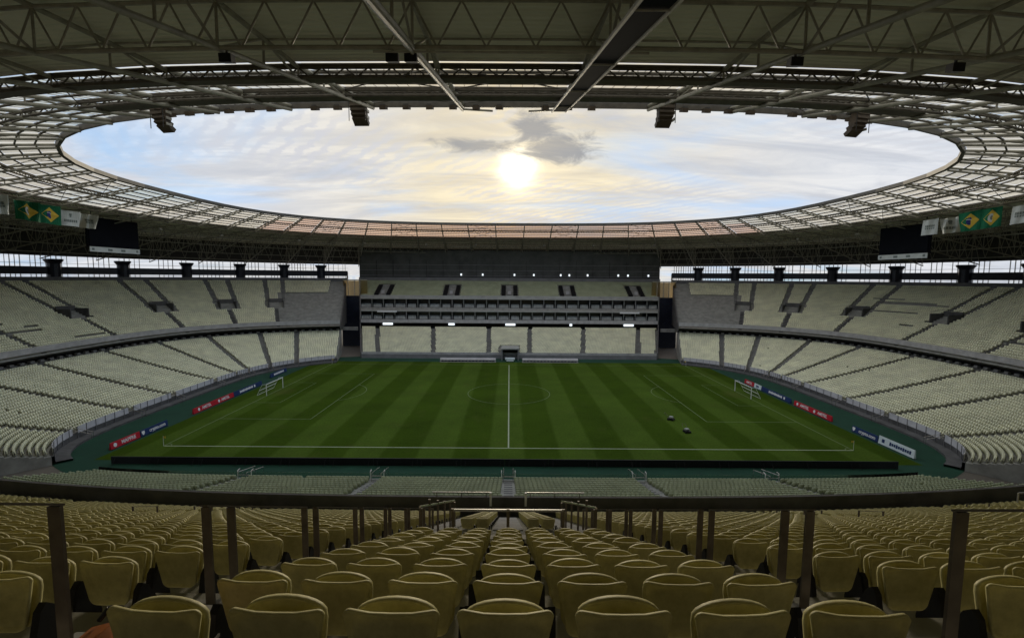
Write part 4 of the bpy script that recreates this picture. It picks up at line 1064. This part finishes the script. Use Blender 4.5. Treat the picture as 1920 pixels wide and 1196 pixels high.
# glazing bars: the panels are ribbed along the fall
b = MB()
for i in range(NBAY):
    for f in np.arange(0.1, 0.99, 0.1): b.tube(rp(i, 0.5, f=f)+Vector((0, 0, 0.13)), rp(i, W_SKY, f=f)+Vector((0, 0, 0.13)), 0.022, 3, caps=False)
b.build('glazing_bars', 'steel_backlit', roof, 'stuff')
# radial trusses
WN = [0.3, 4.2, 8.1, 12.1, 16.2, 20.5, 24.8, 28.9, 33.0, 37.5, 42.0, 46.0, 50.0, 54.0, 56.8]
for i in range(NBAY):
    b = MB()
    top = [rp(i, w, zs_(w)-0.12) for w in WN]; bot = [rp(i, w, zb_(w)) for w in WN]
    b.tube(top[0], top[4], 0.17, 8); b.tube(top[4], top[-1], 0.15, 8)
    cw = i in (0, NBAY-1)
    b.tube(bot[0], bot[-1], 0.16, 8)
    tr = b.build('radial_truss', 'steel', roof)
    segs = []
    for j in range(1, len(WN)-1): segs.append((top[j], bot[j]))
    for j in range(1, len(WN)-1): segs.append((bot[j], top[j+1]) if j % 2 == 0 else (top[j], bot[j+1]))
    rmembers('web_member', segs, 0.075, 'steel', tr, 40)
# ring trusses
for w, nv in ((8.1, 5), (16.2, 6), (24.8, 4), (33.0, 4), (42.0, 4), (50.0, 3)):
    for i in range(NBAY):
        zt, zb = zs_(w)-0.15, zb_(w)
        if w < 17: zb = zb+0.12
        p0, p1, q0, q1 = rp(i, w, zb), rp(i, w, zb, 1.0), rp(i, w, zt), rp(i, w, zt, 1.0)
        b = MB(); b.tube(p0, p1, 0.12, 6, caps=False); b.tube(q0, q1, 0.11, 6, caps=False)
        sm_ = 'steel' if w > 17 else 'steel_backlit'; tr = b.build('ring_truss', sm_, roof); segs = []
        for j in range(nv):
            a, m_, c = j/nv, (j+0.5)/nv, (j+1)/nv
            segs += [(q0.lerp(q1, a), p0.lerp(p1, m_)), (p0.lerp(p1, m_), q0.lerp(q1, c))]
        rmembers('web_member', segs, 0.055, sm_, tr, 40)
# plan bracing under the skylight in every third bay
br = []
for i in range(NBAY):
    if i % 3 == 0: br += [(rp(i, 0.6, zs_(0.6)-0.1), rp(i, 8.1, zs_(8.1)-0.1, 1.0)), (rp(i, 0.6, zs_(0.6)-0.1, 1.0), rp(i, 8.1, zs_(8.1)-0.1)), (rp(i, 8.1, zs_(8.1)-0.1), rp(i, 16.2, zs_(16.2)-0.1, 1.0)), (rp(i, 8.1, zs_(8.1)-0.1, 1.0), rp(i, 16.2, zs_(16.2)-0.1))]
rmembers('plan_brace', br, 0.05, 'steel_backlit', roof, 80)
# maintenance walkway rings carried by the inner trusses
for w0 in (5.4, 14.6):
    for i in range(NBAY):
        if abs(rp(i, w0).x) > 46 or abs(rp(i+1, w0).x) > 46: continue
        z = zb_(w0+0.6)+0.25; A = [rp(i, w0, z), rp(i, w0, z, 1.0), rp(i, w0+1.2, z, 1.0), rp(i, w0+1.2, z)]; B_ = [p-Vector((0, 0, 0.10)) for p in A]
        b = MB(); b.add(A+B_, [(0, 1, 2, 3), (7, 6, 5, 4), (0, 4, 5, 1), (1, 5, 6, 2), (2, 6, 7, 3), (3, 7, 4, 0)])
        for w in (w0, w0+1.2): b.tube(rp(i, w, z+0.55), rp(i, w, z+0.55, 1.0), 0.035, 4, caps=False)
        for f in np.arange(0, 1, 0.2):
            for w in (w0, w0+1.2): b.tube(rp(i, w, z, f=f), rp(i, w, z+0.55, f=f), 0.03, 4, caps=False)
        b.build('walkway', 'steel_backlit', roof)
# the broad dark access gantry under the truss right of centre
iR = NBAY-1; b = MB()
def side_off(w, z, dx): p = rp(iR, w, z); return p + Vector((dx, 0, 0))
gw = [(1.0, zb_(1.0)-0.25), (53.0, zb_(53.0)-0.25)]
b.add([side_off(w, z+dz, dx) for dz in (0, -0.12) for (w, z) in gw for dx in (-0.58, 0.58)], [(0, 1, 3, 2), (6, 7, 5, 4), (0, 4, 5, 1), (2, 3, 7, 6), (0, 2, 6, 4), (1, 5, 7, 3)]); b.build('gantry_floor', 'screen_dark', roof)
for dx in (-0.68, 0.68): bar('gantry_chord', side_off(0.8, zb_(0.8)-0.36, dx), side_off(53.0, zb_(53.0)-0.36, dx), 0.10, 'steel_pale', roof)
for w in np.arange(5, 50, 9.0): bar('gantry_cross_bar', side_off(w, zb_(w)-0.42, -0.66), side_off(w, zb_(w)-0.42, 0.66), 0.04, 'steel_pale', roof)
iL = 0
bar('lit_chord', rp(iL, 0.4, zb_(0.4)-0.25), rp(iL, 53, zb_(53)-0.25), 0.11, 'steel_pale', roof)  # extra pale bars under the chords; their lit look is put into the colour
bar('lit_chord', rp(iL, 24.8, zb_(24.8)-0.22)+Vector((-2, 0, 0)), rp(iR, 24.8, zb_(24.8)-0.22)+Vector((2, 0, 0)), 0.06, 'steel_pale', roof)
# short angled end struts at the rim
for i, dx in ((iL, 3.0), (iR, -3.0)): bar('end_strut', rp(i, 1.0, 42.6), rp(i, 0.1, 42.75)+Vector((dx, 0, 0)), 0.10, 'steel_pale', roof)

# columns, beam and louvres along the back of the end stands
cs = np.arange(70.0, S_END-2, 8.6)
for sg, nm in ((1, 'left'), (-1, 'right')):
    Sv = sg*np.linspace(70, S_END, 80); x, y = bal_pt(Sv, 35.2); nx, ny = bal_n(Sv)
    f_ = empty('rear_colonnade', (float(x[40]), float(y[40]), 24), 'dark beam and columns with louvred daylight gap behind the %s upper stand' % nm, 'colonnade', 'colonnades behind the end stands'); fi = Matrix.Translation((-float(x[40]), -float(y[40]), -24))
    wall_strip('beam', np.c_[x, y], 25.95, 28.0, 0.6, 'navy', f_, np.c_[nx, ny]).matrix_local = fi
    wall_strip('sill', np.c_[x, y], 18.0, 25.25, 0.5, 'wall_grey', f_, np.c_[nx, ny]).matrix_local = fi
    for c in cs:
        px_, py_ = map(float, bal_pt(sg*c, 35.0)); b = MB()
        q = MB().tube((px_, py_, 20), (px_, py_, 28.9), 1.5, 12).tube((px_, py_, 28.9), (px_, py_, 29.7), 1.5, 12, r2=2.1).tube((px_, py_, 29.7), (px_, py_, 30.1), 2.1, 12)
        q.build('column', 'navy', f_).matrix_local = fi
    lv = MB(); xo, yo = bal_pt(sg*np.arange(70, S_END-0.5, 0.62), 38.5)
    for a, c in zip(xo, yo):
        if rng.random() < 0.85: lv.box((float(a), float(c), 28.2), (0.10+0.14*rng.random(), 0.10, 6.0))
    lv.build('louvre_posts', 'steel_pale', f_, 'stuff').matrix_local = fi
    b = MB()
    for z in (25.6, 29.0): 
        for i in range(len(x)-1):
            p = bal_pt(Sv[i], 38.5); q2 = bal_pt(Sv[i+1], 38.5); b.tube((float(p[0]), float(p[1]), z), (float(q2[0]), float(q2[1]), z), 0.05, 4, caps=False)
    b.build('louvre_rails', 'steel_pale', f_, 'stuff').matrix_local = fi
#ROOF_END

# ------------------------------------------------------------------ things hung from the roof
def floodlight(S, side, label):
    x, y = map(float, RIM.at(S, 0.75, side)); nx, ny = map(float, RIM.normal(S, side)); g = empty('floodlight', (x, y, 43.1), label, 'floodlight', 'small floodlights along the roof rim'); g.rotation_euler.z = math.atan2(-ny, -nx) - math.pi/2
    MB().box((0, -0.1, -0.10), (0.5, 0.12, 0.30)).build('bracket', 'steel_dark', g)
    b = MB(); V = [(-0.30, -0.2, -0.52), (0.30, -0.2, -0.52), (0.40, 0.40, -0.34), (-0.40, 0.40, -0.34), (-0.30, -0.3, -0.12), (0.30, -0.3, -0.12), (0.40, 0.3, 0.02), (-0.40, 0.3, 0.02)]
    b.add(V, [tuple(f) for f in BOXF.tolist()]); b.build('housing', 'speaker_brown', g)
for side, nm in ((-1, 'left'), (1, 'right')):
    k = 0
    for S in np.arange(1.15, 40, 2.35):
        if rng.random() < 0.16: continue
        k += 1; floodlight(float(S), side, '%s small dark floodlight %s of centre, counted along the near roof rim' % (ORD[k], nm))
def speaker(S, side, label, w=2.2, drop=0.0):
    x, y = map(float, RIM.at(S, w, side)); nx, ny = map(float, RIM.normal(S, side)); g = empty('loudspeaker_cluster', (x, y, 43.3), label, 'loudspeaker', 'loudspeaker clusters hanging from the near roof rim'); g.rotation_euler.z = math.atan2(-ny, -nx) - math.pi/2
    for j in range(5):
        b = MB(); t = 0.06*j + 0.02*j*j; b.box((0, 0, 0), (1.45, 0.95, 0.42)); o = b.build('cabinet', 'speaker_brown', g); o.location = (0, 0.06*j+0.03*j*j, -0.3-0.42*j-drop); o.rotation_euler.x = -t
    MB().box((0, 0.2, -0.1), (1.7, 1.5, 0.2)).build('bumper_frame', 'steel_dark', g)
    for e in (-0.8, 0.8): MB().tube((e, -0.3, 0), (e, -0.3, -2.3-drop), 0.04).build('cable', 'steel_dark', g)
    b = MB()
    for z in (-0.6, -1.2, -1.8): b.box((0.86, 0.3, z-drop), (0.10, 0.6, 0.25))
    b.build('amplifier', 'steel_pale', g)
for S, side, lab in ((14.9, -1, 'brown loudspeaker cluster at the roof rim, left of centre, inner of the left pair'), (15.2, 1, 'brown loudspeaker cluster at the roof rim, right of centre, inner of the right pair'),
                     (36.2, -1, 'brown loudspeaker cluster near the left curve of the roof rim'), (36.0, 1, 'brown loudspeaker cluster near the right curve of the roof rim')):
    speaker(S, side, lab)
for u_, nm in ((425, 'far left'), (738, 'left of centre'), (770, 'just left of the centre beam'), (1492, 'right'), (1792, 'far right')):
    best = None
    for s_ in np.linspace(0, 90, 400):
        side = -1 if u_ < 955 else 1; x, y = map(float, RIM.at(s_, 24.5, side)); q = project((x, y, zb_(24.8)-0.4))
        if q and (best is None or abs(q[0]-u_) < best[0]): best = (abs(q[0]-u_), x, y)
    g = empty('loudspeaker', (best[1], best[2], zb_(24.8)-0.1), 'small black loudspeaker box under the near roof ring beam, %s' % nm, 'loudspeaker', 'small black loudspeakers under the near ring beam')
    b = MB(); b.add([(-0.32, -0.2, -0.55), (0.32, -0.2, -0.55), (0.28, 0.3, -0.42), (-0.28, 0.3, -0.42), (-0.32, -0.25, -0.12), (0.32, -0.25, -0.12), (0.28, 0.25, -0.05), (-0.28, 0.25, -0.05)], [tuple(f) for f in BOXF.tolist()]); b.build('cabinet', 'black', g)
    MB().box((0, 0, 0.0), (0.1, 0.1, 0.25)).build('hanger', 'steel_dark', g)
# far pale floodlights below the inner ring truss
for fi_, (u, v) in enumerate(((300, 421), (415, 437), (563, 451), (685, 457), (800, 461), (891, 462), (1020, 463), (1113, 463), (1226, 462), (1347, 458), (1494, 447), (1605, 434))):
    best = None
    for s_ in np.linspace(60, RIM.len, 300):
        side = -1 if u < 955 else 1; x, y = map(float, RIM.at(s_, 21.0, side)); q = project((x, y, 37.0))
        if q and (best is None or abs(q[0]-u) < best[0]): best = (abs(q[0]-u), x, y)
    g = empty('floodlight', (best[1], best[2], 38.0), 'small pale lamp housing under the far roof edge, %s from the left' % ORD[fi_+1], 'floodlight', 'pale lamp housings under the far roof edge')
    MB().tube((0, 0, 0.2), (0, 0, 1.4), 0.05).build('hanger', 'steel_dark', g)
    MB().tube((0, 0, -0.35), (0, 0, 0.2), 0.62, 12, r2=0.3).build('housing', 'steel_pale', g)
# flags, banners
def ray_at_w(u, v, w, side):
    """where the view ray of a pixel crosses the vertical surface w outside the rim"""
    best = None
    for s_ in np.linspace(20, RIM.len-30, 1500):
        x, y = map(float, RIM.at(s_, w, side)); q = project((x, y, 37.0))
        if q is None: continue
        if best is None or abs(q[0]-u) < best[0]: best = (abs(q[0]-u), x, y, s_)
    _, x, y, s_ = best; lo, hi = 20.0, 50.0
    for _ in range(40):
        m_ = (lo+hi)/2
        if project((x, y, m_))[1] > v: lo = m_
        else: hi = m_
    return x, y, m_, s_
def hanging(name, corners, label, cat, group, side, deco):
    """cloth hung from two top corners down to two bottom corners, gently rippled; corners (u,v) in order tl, tr, br, bl"""
    cu, cv = sum(c[0] for c in corners)/4, sum(c[1] for c in corners)/4
    x0, y0, z0, s0 = ray_at_w(cu, cv, 16.6, side); n1 = Vector((-RIM.normal(s0, side)[0], -RIM.normal(s0, side)[1], 0)); n2 = Vector((-x0, -y0, 0)).normalized()
    pn = (n1*0.5+n2).normalized(); c0_ = Vector((x0, y0, z0)); P_ = []
    for u, v in corners:
        a_, b_ = (u-955)/FPX, (598-v)/FPX; c_, s_ = math.cos(ROLL), math.sin(ROLL); xr, U = a_*c_-b_*s_, a_*s_+b_*c_
        dr = Vector((xr, math.cos(TILT)+U*math.sin(TILT), U*math.cos(TILT)-math.sin(TILT))); o_ = Vector((0, 0, CAM_H))
        P_.append(o_ + dr*((c0_-o_).dot(pn)/dr.dot(pn)))
    top = (P_[0]+P_[1])/2; g = empty(name, top, label, cat, group)
    n = 12; A = np.zeros((6, n+1, 3))
    nrm = (P_[1]-P_[0]).cross(P_[3]-P_[0]).normalized()
    def pt(a, c, off=0.0):
        p = P_[0].lerp(P_[1], a).lerp(P_[3].lerp(P_[2], a), c) + nrm*(0.13*math.sin(a*11+c*2)+0.07*math.sin(a*5-c*4)+off); return p-top
    for r in range(6):
        for i in range(n+1): A[r, i] = pt(i/n, r/5)
    return g, A, pt
def flag(corners, label, side, emb):
    g, A, pt = hanging('flag', corners, label, 'flag', 'green flags under the roof', side, None)
    grid_mesh('cloth', A, 'cloth_green', g)
    off = 0.14 if True else 0
    sgn = 1 if (pt(0.5, 0.5, 1.0)-pt(0.5, 0.5, 0.0)).dot(Vector((0, 0, CAM_H))-(Vector(g.location)+pt(0.5, 0.5))) > 0 else -1
    def shape(nm, f, m, o_, k=24):
        c0 = pt(0.5, 0.5, sgn*o_); V = [c0] + [pt(*f(t), sgn*o_) for t in np.linspace(0, 2*math.pi, k+1)[:-1]]
        b = MB(); b.add(V, [(0, i, i % k+1) for i in range(1, k+1)]); b.build(nm, m, g)
    def dia(t):
        c, s_ = math.cos(t), math.sin(t); k = 1/(abs(c)/0.40+abs(s_)/0.40); return 0.5+c*k, 0.5+s_*k
    shape('diamond', dia, 'cloth_yellow', 0.03)
    if emb == 'blue':
        shape('disc', lambda t: (0.5+0.16*math.cos(t), 0.5+0.20*math.sin(t)), 'cloth_blue', 0.05)
        b = MB()
        for i in range(8):
            a, c = -0.15+0.3*i/8, -0.15+0.3*(i+1)/8; f = lambda q: 0.47+0.06*(q/0.15)+0.05*(1-(q/0.15)**2)*-1
            b.quad(pt(0.5+a, f(a)-0.02, sgn*0.07), pt(0.5+c, f(c)-0.02, sgn*0.07), pt(0.5+c, f(c)+0.02, sgn*0.07), pt(0.5+a, f(a)+0.02, sgn*0.07))
        b.build('band', 'cloth_white', g)
    else:
        shape('disc', lambda t: (0.5+0.17*math.cos(t), 0.5+0.22*math.sin(t)), 'cloth_white', 0.05)
        shape('emblem', lambda t: (0.5+0.06*math.cos(t), 0.5+0.11*math.sin(t)), 'print_grey', 0.07)
flag([(25, 374), (72, 381), (78, 418), (32, 410)], 'green flag with yellow diamond and white disc, under the left roof', -1, 'white')
flag([(70, 382), (113, 388), (116, 424), (76, 417)], 'green flag with yellow diamond and blue disc, under the left roof', -1, 'blue')
flag([(1798, 401), (1844, 392), (1838, 430), (1797, 436)], 'green flag with yellow diamond and dark disc, under the right roof', 1, 'blue')
flag([(1842, 393), (1882, 386), (1876, 424), (1838, 430)], 'green flag with yellow diamond and white disc, under the right roof', 1, 'white')
def banner(corners, label, side, crest):
    g, A, pt = hanging('banner', corners, label, 'banner', 'white banners under the roof', side, None)
    grid_mesh('cloth', A, 'cloth_white', g)
    sgn = 1 if (pt(0.5, 0.5, 1.0)-pt(0.5, 0.5, 0.0)).dot(Vector((0, 0, CAM_H))-(Vector(g.location)+pt(0.5, 0.5))) > 0 else -1
    b = MB()
    def r_(a0, a1, c0, c1): b.quad(*[pt(a, c, sgn*0.05) for a, c in ((a0, c0), (a1, c0), (a1, c1), (a0, c1))])
    if crest:
        r_(0.44, 0.58, 0.18, 0.30); r_(0.46, 0.56, 0.30, 0.42)
        for i in range(7): r_(0.18+0.095*i, 0.18+0.095*i+0.07, 0.58, 0.74)
    else:
        for i in range(5): r_(0.2+0.12*i, 0.2+0.12*i+0.09, 0.36, 0.50)
        for i in range(5): r_(0.22+0.12*i, 0.22+0.12*i+0.08, 0.54, 0.64)
    b.build('print', 'print_grey', g)
banner([(-22, 360), (12, 366), (19, 403), (-14, 400)], 'white banner with faint print at the left edge of the picture', -1, False)
banner([(112, 393), (150, 398), (152, 426), (113, 422)], 'white banner with crest and line of print beside the left flags', -1, True)
banner([(151, 400), (182, 404), (181, 430), (151, 427)], 'white banner with two lines of print, next to the left scoreboard', -1, False)
banner([(1762, 411), (1801, 406), (1799, 435), (1765, 439)], 'white banner with crest beside the right flags', 1, True)
banner([(1731, 414), (1761, 409), (1757, 439), (1726, 442)], 'white banner with block print, next to the right scoreboard', 1, False)
banner([(1899, 388), (1936, 381), (1930, 416), (1892, 422)], 'white banner with faint print at the right edge of the picture', 1, False)
# scoreboards
for side, us, vs_, nm in ((-1, (165, 260), (465, 474), 'left'), (1, (1650, 1743), (484, 478), 'right')):
    w = 22.0
    a = ray_at_w(us[0], vs_[0], w, side); c = ray_at_w(us[1], vs_[1], w, side); p, q = Vector(a[:3]), Vector(c[:3]); zb = (p.z+q.z)/2
    mid = (p+q)/2; g = empty('scoreboard', (mid.x, mid.y, zb), 'dark scoreboard screen with pale strip banner below, under the %s roof' % nm, 'scoreboard', 'scoreboards'); d = Vector((q.x-p.x, q.y-p.y, 0)); L_ = d.length; g.rotation_euler.z = math.atan2(d.y, d.x)
    inw = -1 if side < 0 else -1
    MB().box((0, 0.3, 3.9), (L_*0.98, 0.5, 6.4)).build('screen', 'screen_dark', g)
    MB().box((0, 0.45, 3.9), (L_*1.02, 0.4, 6.8)).build('frame', 'screen_dark', g)
    MB().box((0, 0.0, 0.0), (L_, 0.08, 1.15)).build('strip_banner', 'cloth_white', g)
    b = MB()
    for e in (-0.44, 0.44, -0.12, 0.14): b.box((e*L_, -0.06, 0.0), (0.55 if abs(e) > 0.3 else 1.1, 0.04, 0.5))
    b.build('print', 'print_grey', g)
    for e in (-0.4, 0.4): MB().tube((e*L_, 0.5, 7.2), (e*L_, 0.5, 9.5), 0.1).build('hanger', 'steel_dark', g)

# ------------------------------------------------------------------ advertising boards
def board(side, dy0, dy1, col_, txt, label, tcol='text_white', h=1.05, logo=None, xx=58.75):
    g = empty('advertising_board', (side*xx, YC+(dy0+dy1)/2, 0), label, 'board', 'advertising boards beside the pitch'); L_ = abs(dy1-dy0)
    g.rotation_euler.z = math.pi/2 if side < 0 else -math.pi/2        # local +x runs along the reading direction
    b = MB(); V = [(-L_/2, 0.0, 0.08), (L_/2, 0.0, 0.08), (L_/2, 0.35, 0.08), (-L_/2, 0.35, 0.08), (-L_/2, 0.16, h), (L_/2, 0.16, h), (L_/2, 0.24, h), (-L_/2, 0.24, h)]
    b.add(V, [tuple(f) for f in BOXF.tolist()]); b.build('panel', col_, g)
    for e in (-0.45, 0, 0.45): MB().box((e*L_, 0.3, 0.05), (0.1, 0.7, 0.1)).build('foot', 'black', g)
    tilt = Matrix.Translation((0, 0.075, 0.08+(h-0.08)/2)) @ Matrix.Rotation(math.atan2(h-0.08, 0.16), 4, 'X') @ Matrix.Translation((0, 0, 0.012))
    if txt:
        for x0, t in txt:
            if t.startswith('#'):                                     # unreadable lettering: a row of strokes
                b = MB(); nn = int(t[1:]); wd = 0.40
                for i in range(nn): b.box((x0*L_+(i-(nn-1)/2)*wd, 0, 0.0), (wd*0.74, 0.40 if i % 3 else 0.52, 0.024))
                o = b.build('lettering', tcol, g); o.matrix_local = tilt
            else:
                me = text_mesh(t, 0.56, tcol, 0.012); xs_ = [v.co.x for v in me.vertices]
                o = inst('lettering', me, g, tilt @ Matrix.Translation((x0*L_, 0, 0)))
    if logo:
        for x0, kind in logo:
            b = MB()
            if kind == 'disc': b.tube((0, 0, 0), (0, 0, 0.024), 0.30, 20)
            elif kind == 'square': b.box((0, 0, 0), (0.52, 0.52, 0.024))
            elif kind == 'shield': b.add([(-0.3, 0.32, 0.014), (0.3, 0.32, 0.014), (0.3, -0.05, 0.014), (0.0, -0.36, 0.014), (-0.3, -0.05, 0.014)], [(4, 3, 2, 1, 0)])
            b.build('logo', tcol, g).matrix_local = tilt @ Matrix.Translation((x0*L_, 0, 0))
board(-1, -36.0, -30.5, 'board_red', [(0.10, 'MAPFRE')], 'red board with white MAPFRE lettering at the near left corner of the pitch', logo=[(-0.36, 'disc')])
board(-1, -30.3, -24.4, 'board_blue', [(0.10, 'crypto.com')], 'dark blue board with white crypto.com lettering on the left', logo=[(-0.42, 'shield')])
board(-1, -17.8, -5.0, 'board_red', [(-0.20, 'AMSTEL'), (0.27, 'AMSTEL')], 'long red board reading AMSTEL twice, left side of the pitch', logo=[(-0.38, 'disc'), (0.10, 'disc')])
board(-1, -4.9, 6.4, 'board_blue', [(-0.08, '#13')], 'dark blue board with pale lettering behind the left goal', logo=[(0.22, 'square')])
board(-1, 14.0, 22.5, 'board_blue', [(0.0, '#13')], 'dark blue board with white lettering, far left beyond the goal', xx=60.5)
board(1, 11.8, 7.4, 'board_red', [(0.0, 'AMSTEL')], 'red board with AMSTEL lettering behind the right goal')
board(1, 7.2, 4.2, 'board_white', [(0.0, '#3')], 'short white board beside the right goal', tcol='board_blue')
board(1, 4.0, -7.4, 'board_blue', [(0.0, '#13')], 'dark blue board with white lettering on the right, past the goal', logo=[(0.30, 'square')])
board(1, -8.6, -19.9, 'board_red', [(-0.20, 'AMSTEL'), (0.27, 'AMSTEL')], 'long red board reading AMSTEL twice, right side of the pitch', logo=[(-0.40, 'disc'), (0.07, 'disc')])
board(1, -25.0, -30.6, 'board_blue', [(0.10, 'crypto.com')], 'dark blue board with white crypto.com lettering on the right', logo=[(-0.42, 'shield')])
board(1, -30.8, -37.4, 'board_white', [(0.12, '#10')], 'white board with dark lettering at the near right corner of the pitch', tcol='board_blue', logo=[(-0.36, 'square')], h=1.3)
# black backs of the near touchline boards
for i in range(18):
    x0, x1 = -54.6+108.2*i/18, -54.6+108.2*(i+1)/18
    g = empty('advertising_board', ((x0+x1)/2, YC-41.0, 0), 'black back of a touchline board, %s from the left in the near row' % ORD[i+1], 'board', 'black board backs along the near touchline')
    MB().box((0, 0.12, 0.52), (x1-x0-0.02, 0.14, 1.0)).build('panel', 'black', g)
    for e in (-0.4, 0.4): MB().beam((e*(x1-x0), 0.02, 0.8), (e*(x1-x0), -0.55, 0.03), 0.06, 0.06).build('prop', 'black', g)
# front rail and gates of the near lower stand
for j, x in enumerate((-33, -16.5, 0, 16.5, 33)):
    S = near_s(x) if x else 0.0; px_, py_ = map(float, low_pt(S, 0.0))
    g = empty('stair_gate', (px_, py_-0.3, 1.15+LOW0), 'pale tubular gate at the front of the near lower stand, %s from the left' % ORD[j+1], 'gate', 'gates at the front of the near lower stand')
    for e in (-0.85, 0.85):
        MB().tube((e, 0, 0), (e, 0, 1.25), 0.05).build('post', 'white', g); MB().path([(e, 0, 1.25), (e, 0.5, 1.3), (e, 0.9, 0.7), (e, 1.5, -0.6)], 0.045).build('handrail', 'chrome', g)
    MB().tube((-0.85, 0, 0.7), (0.85, 0, 0.7), 0.04).build('bar', 'chrome', g)
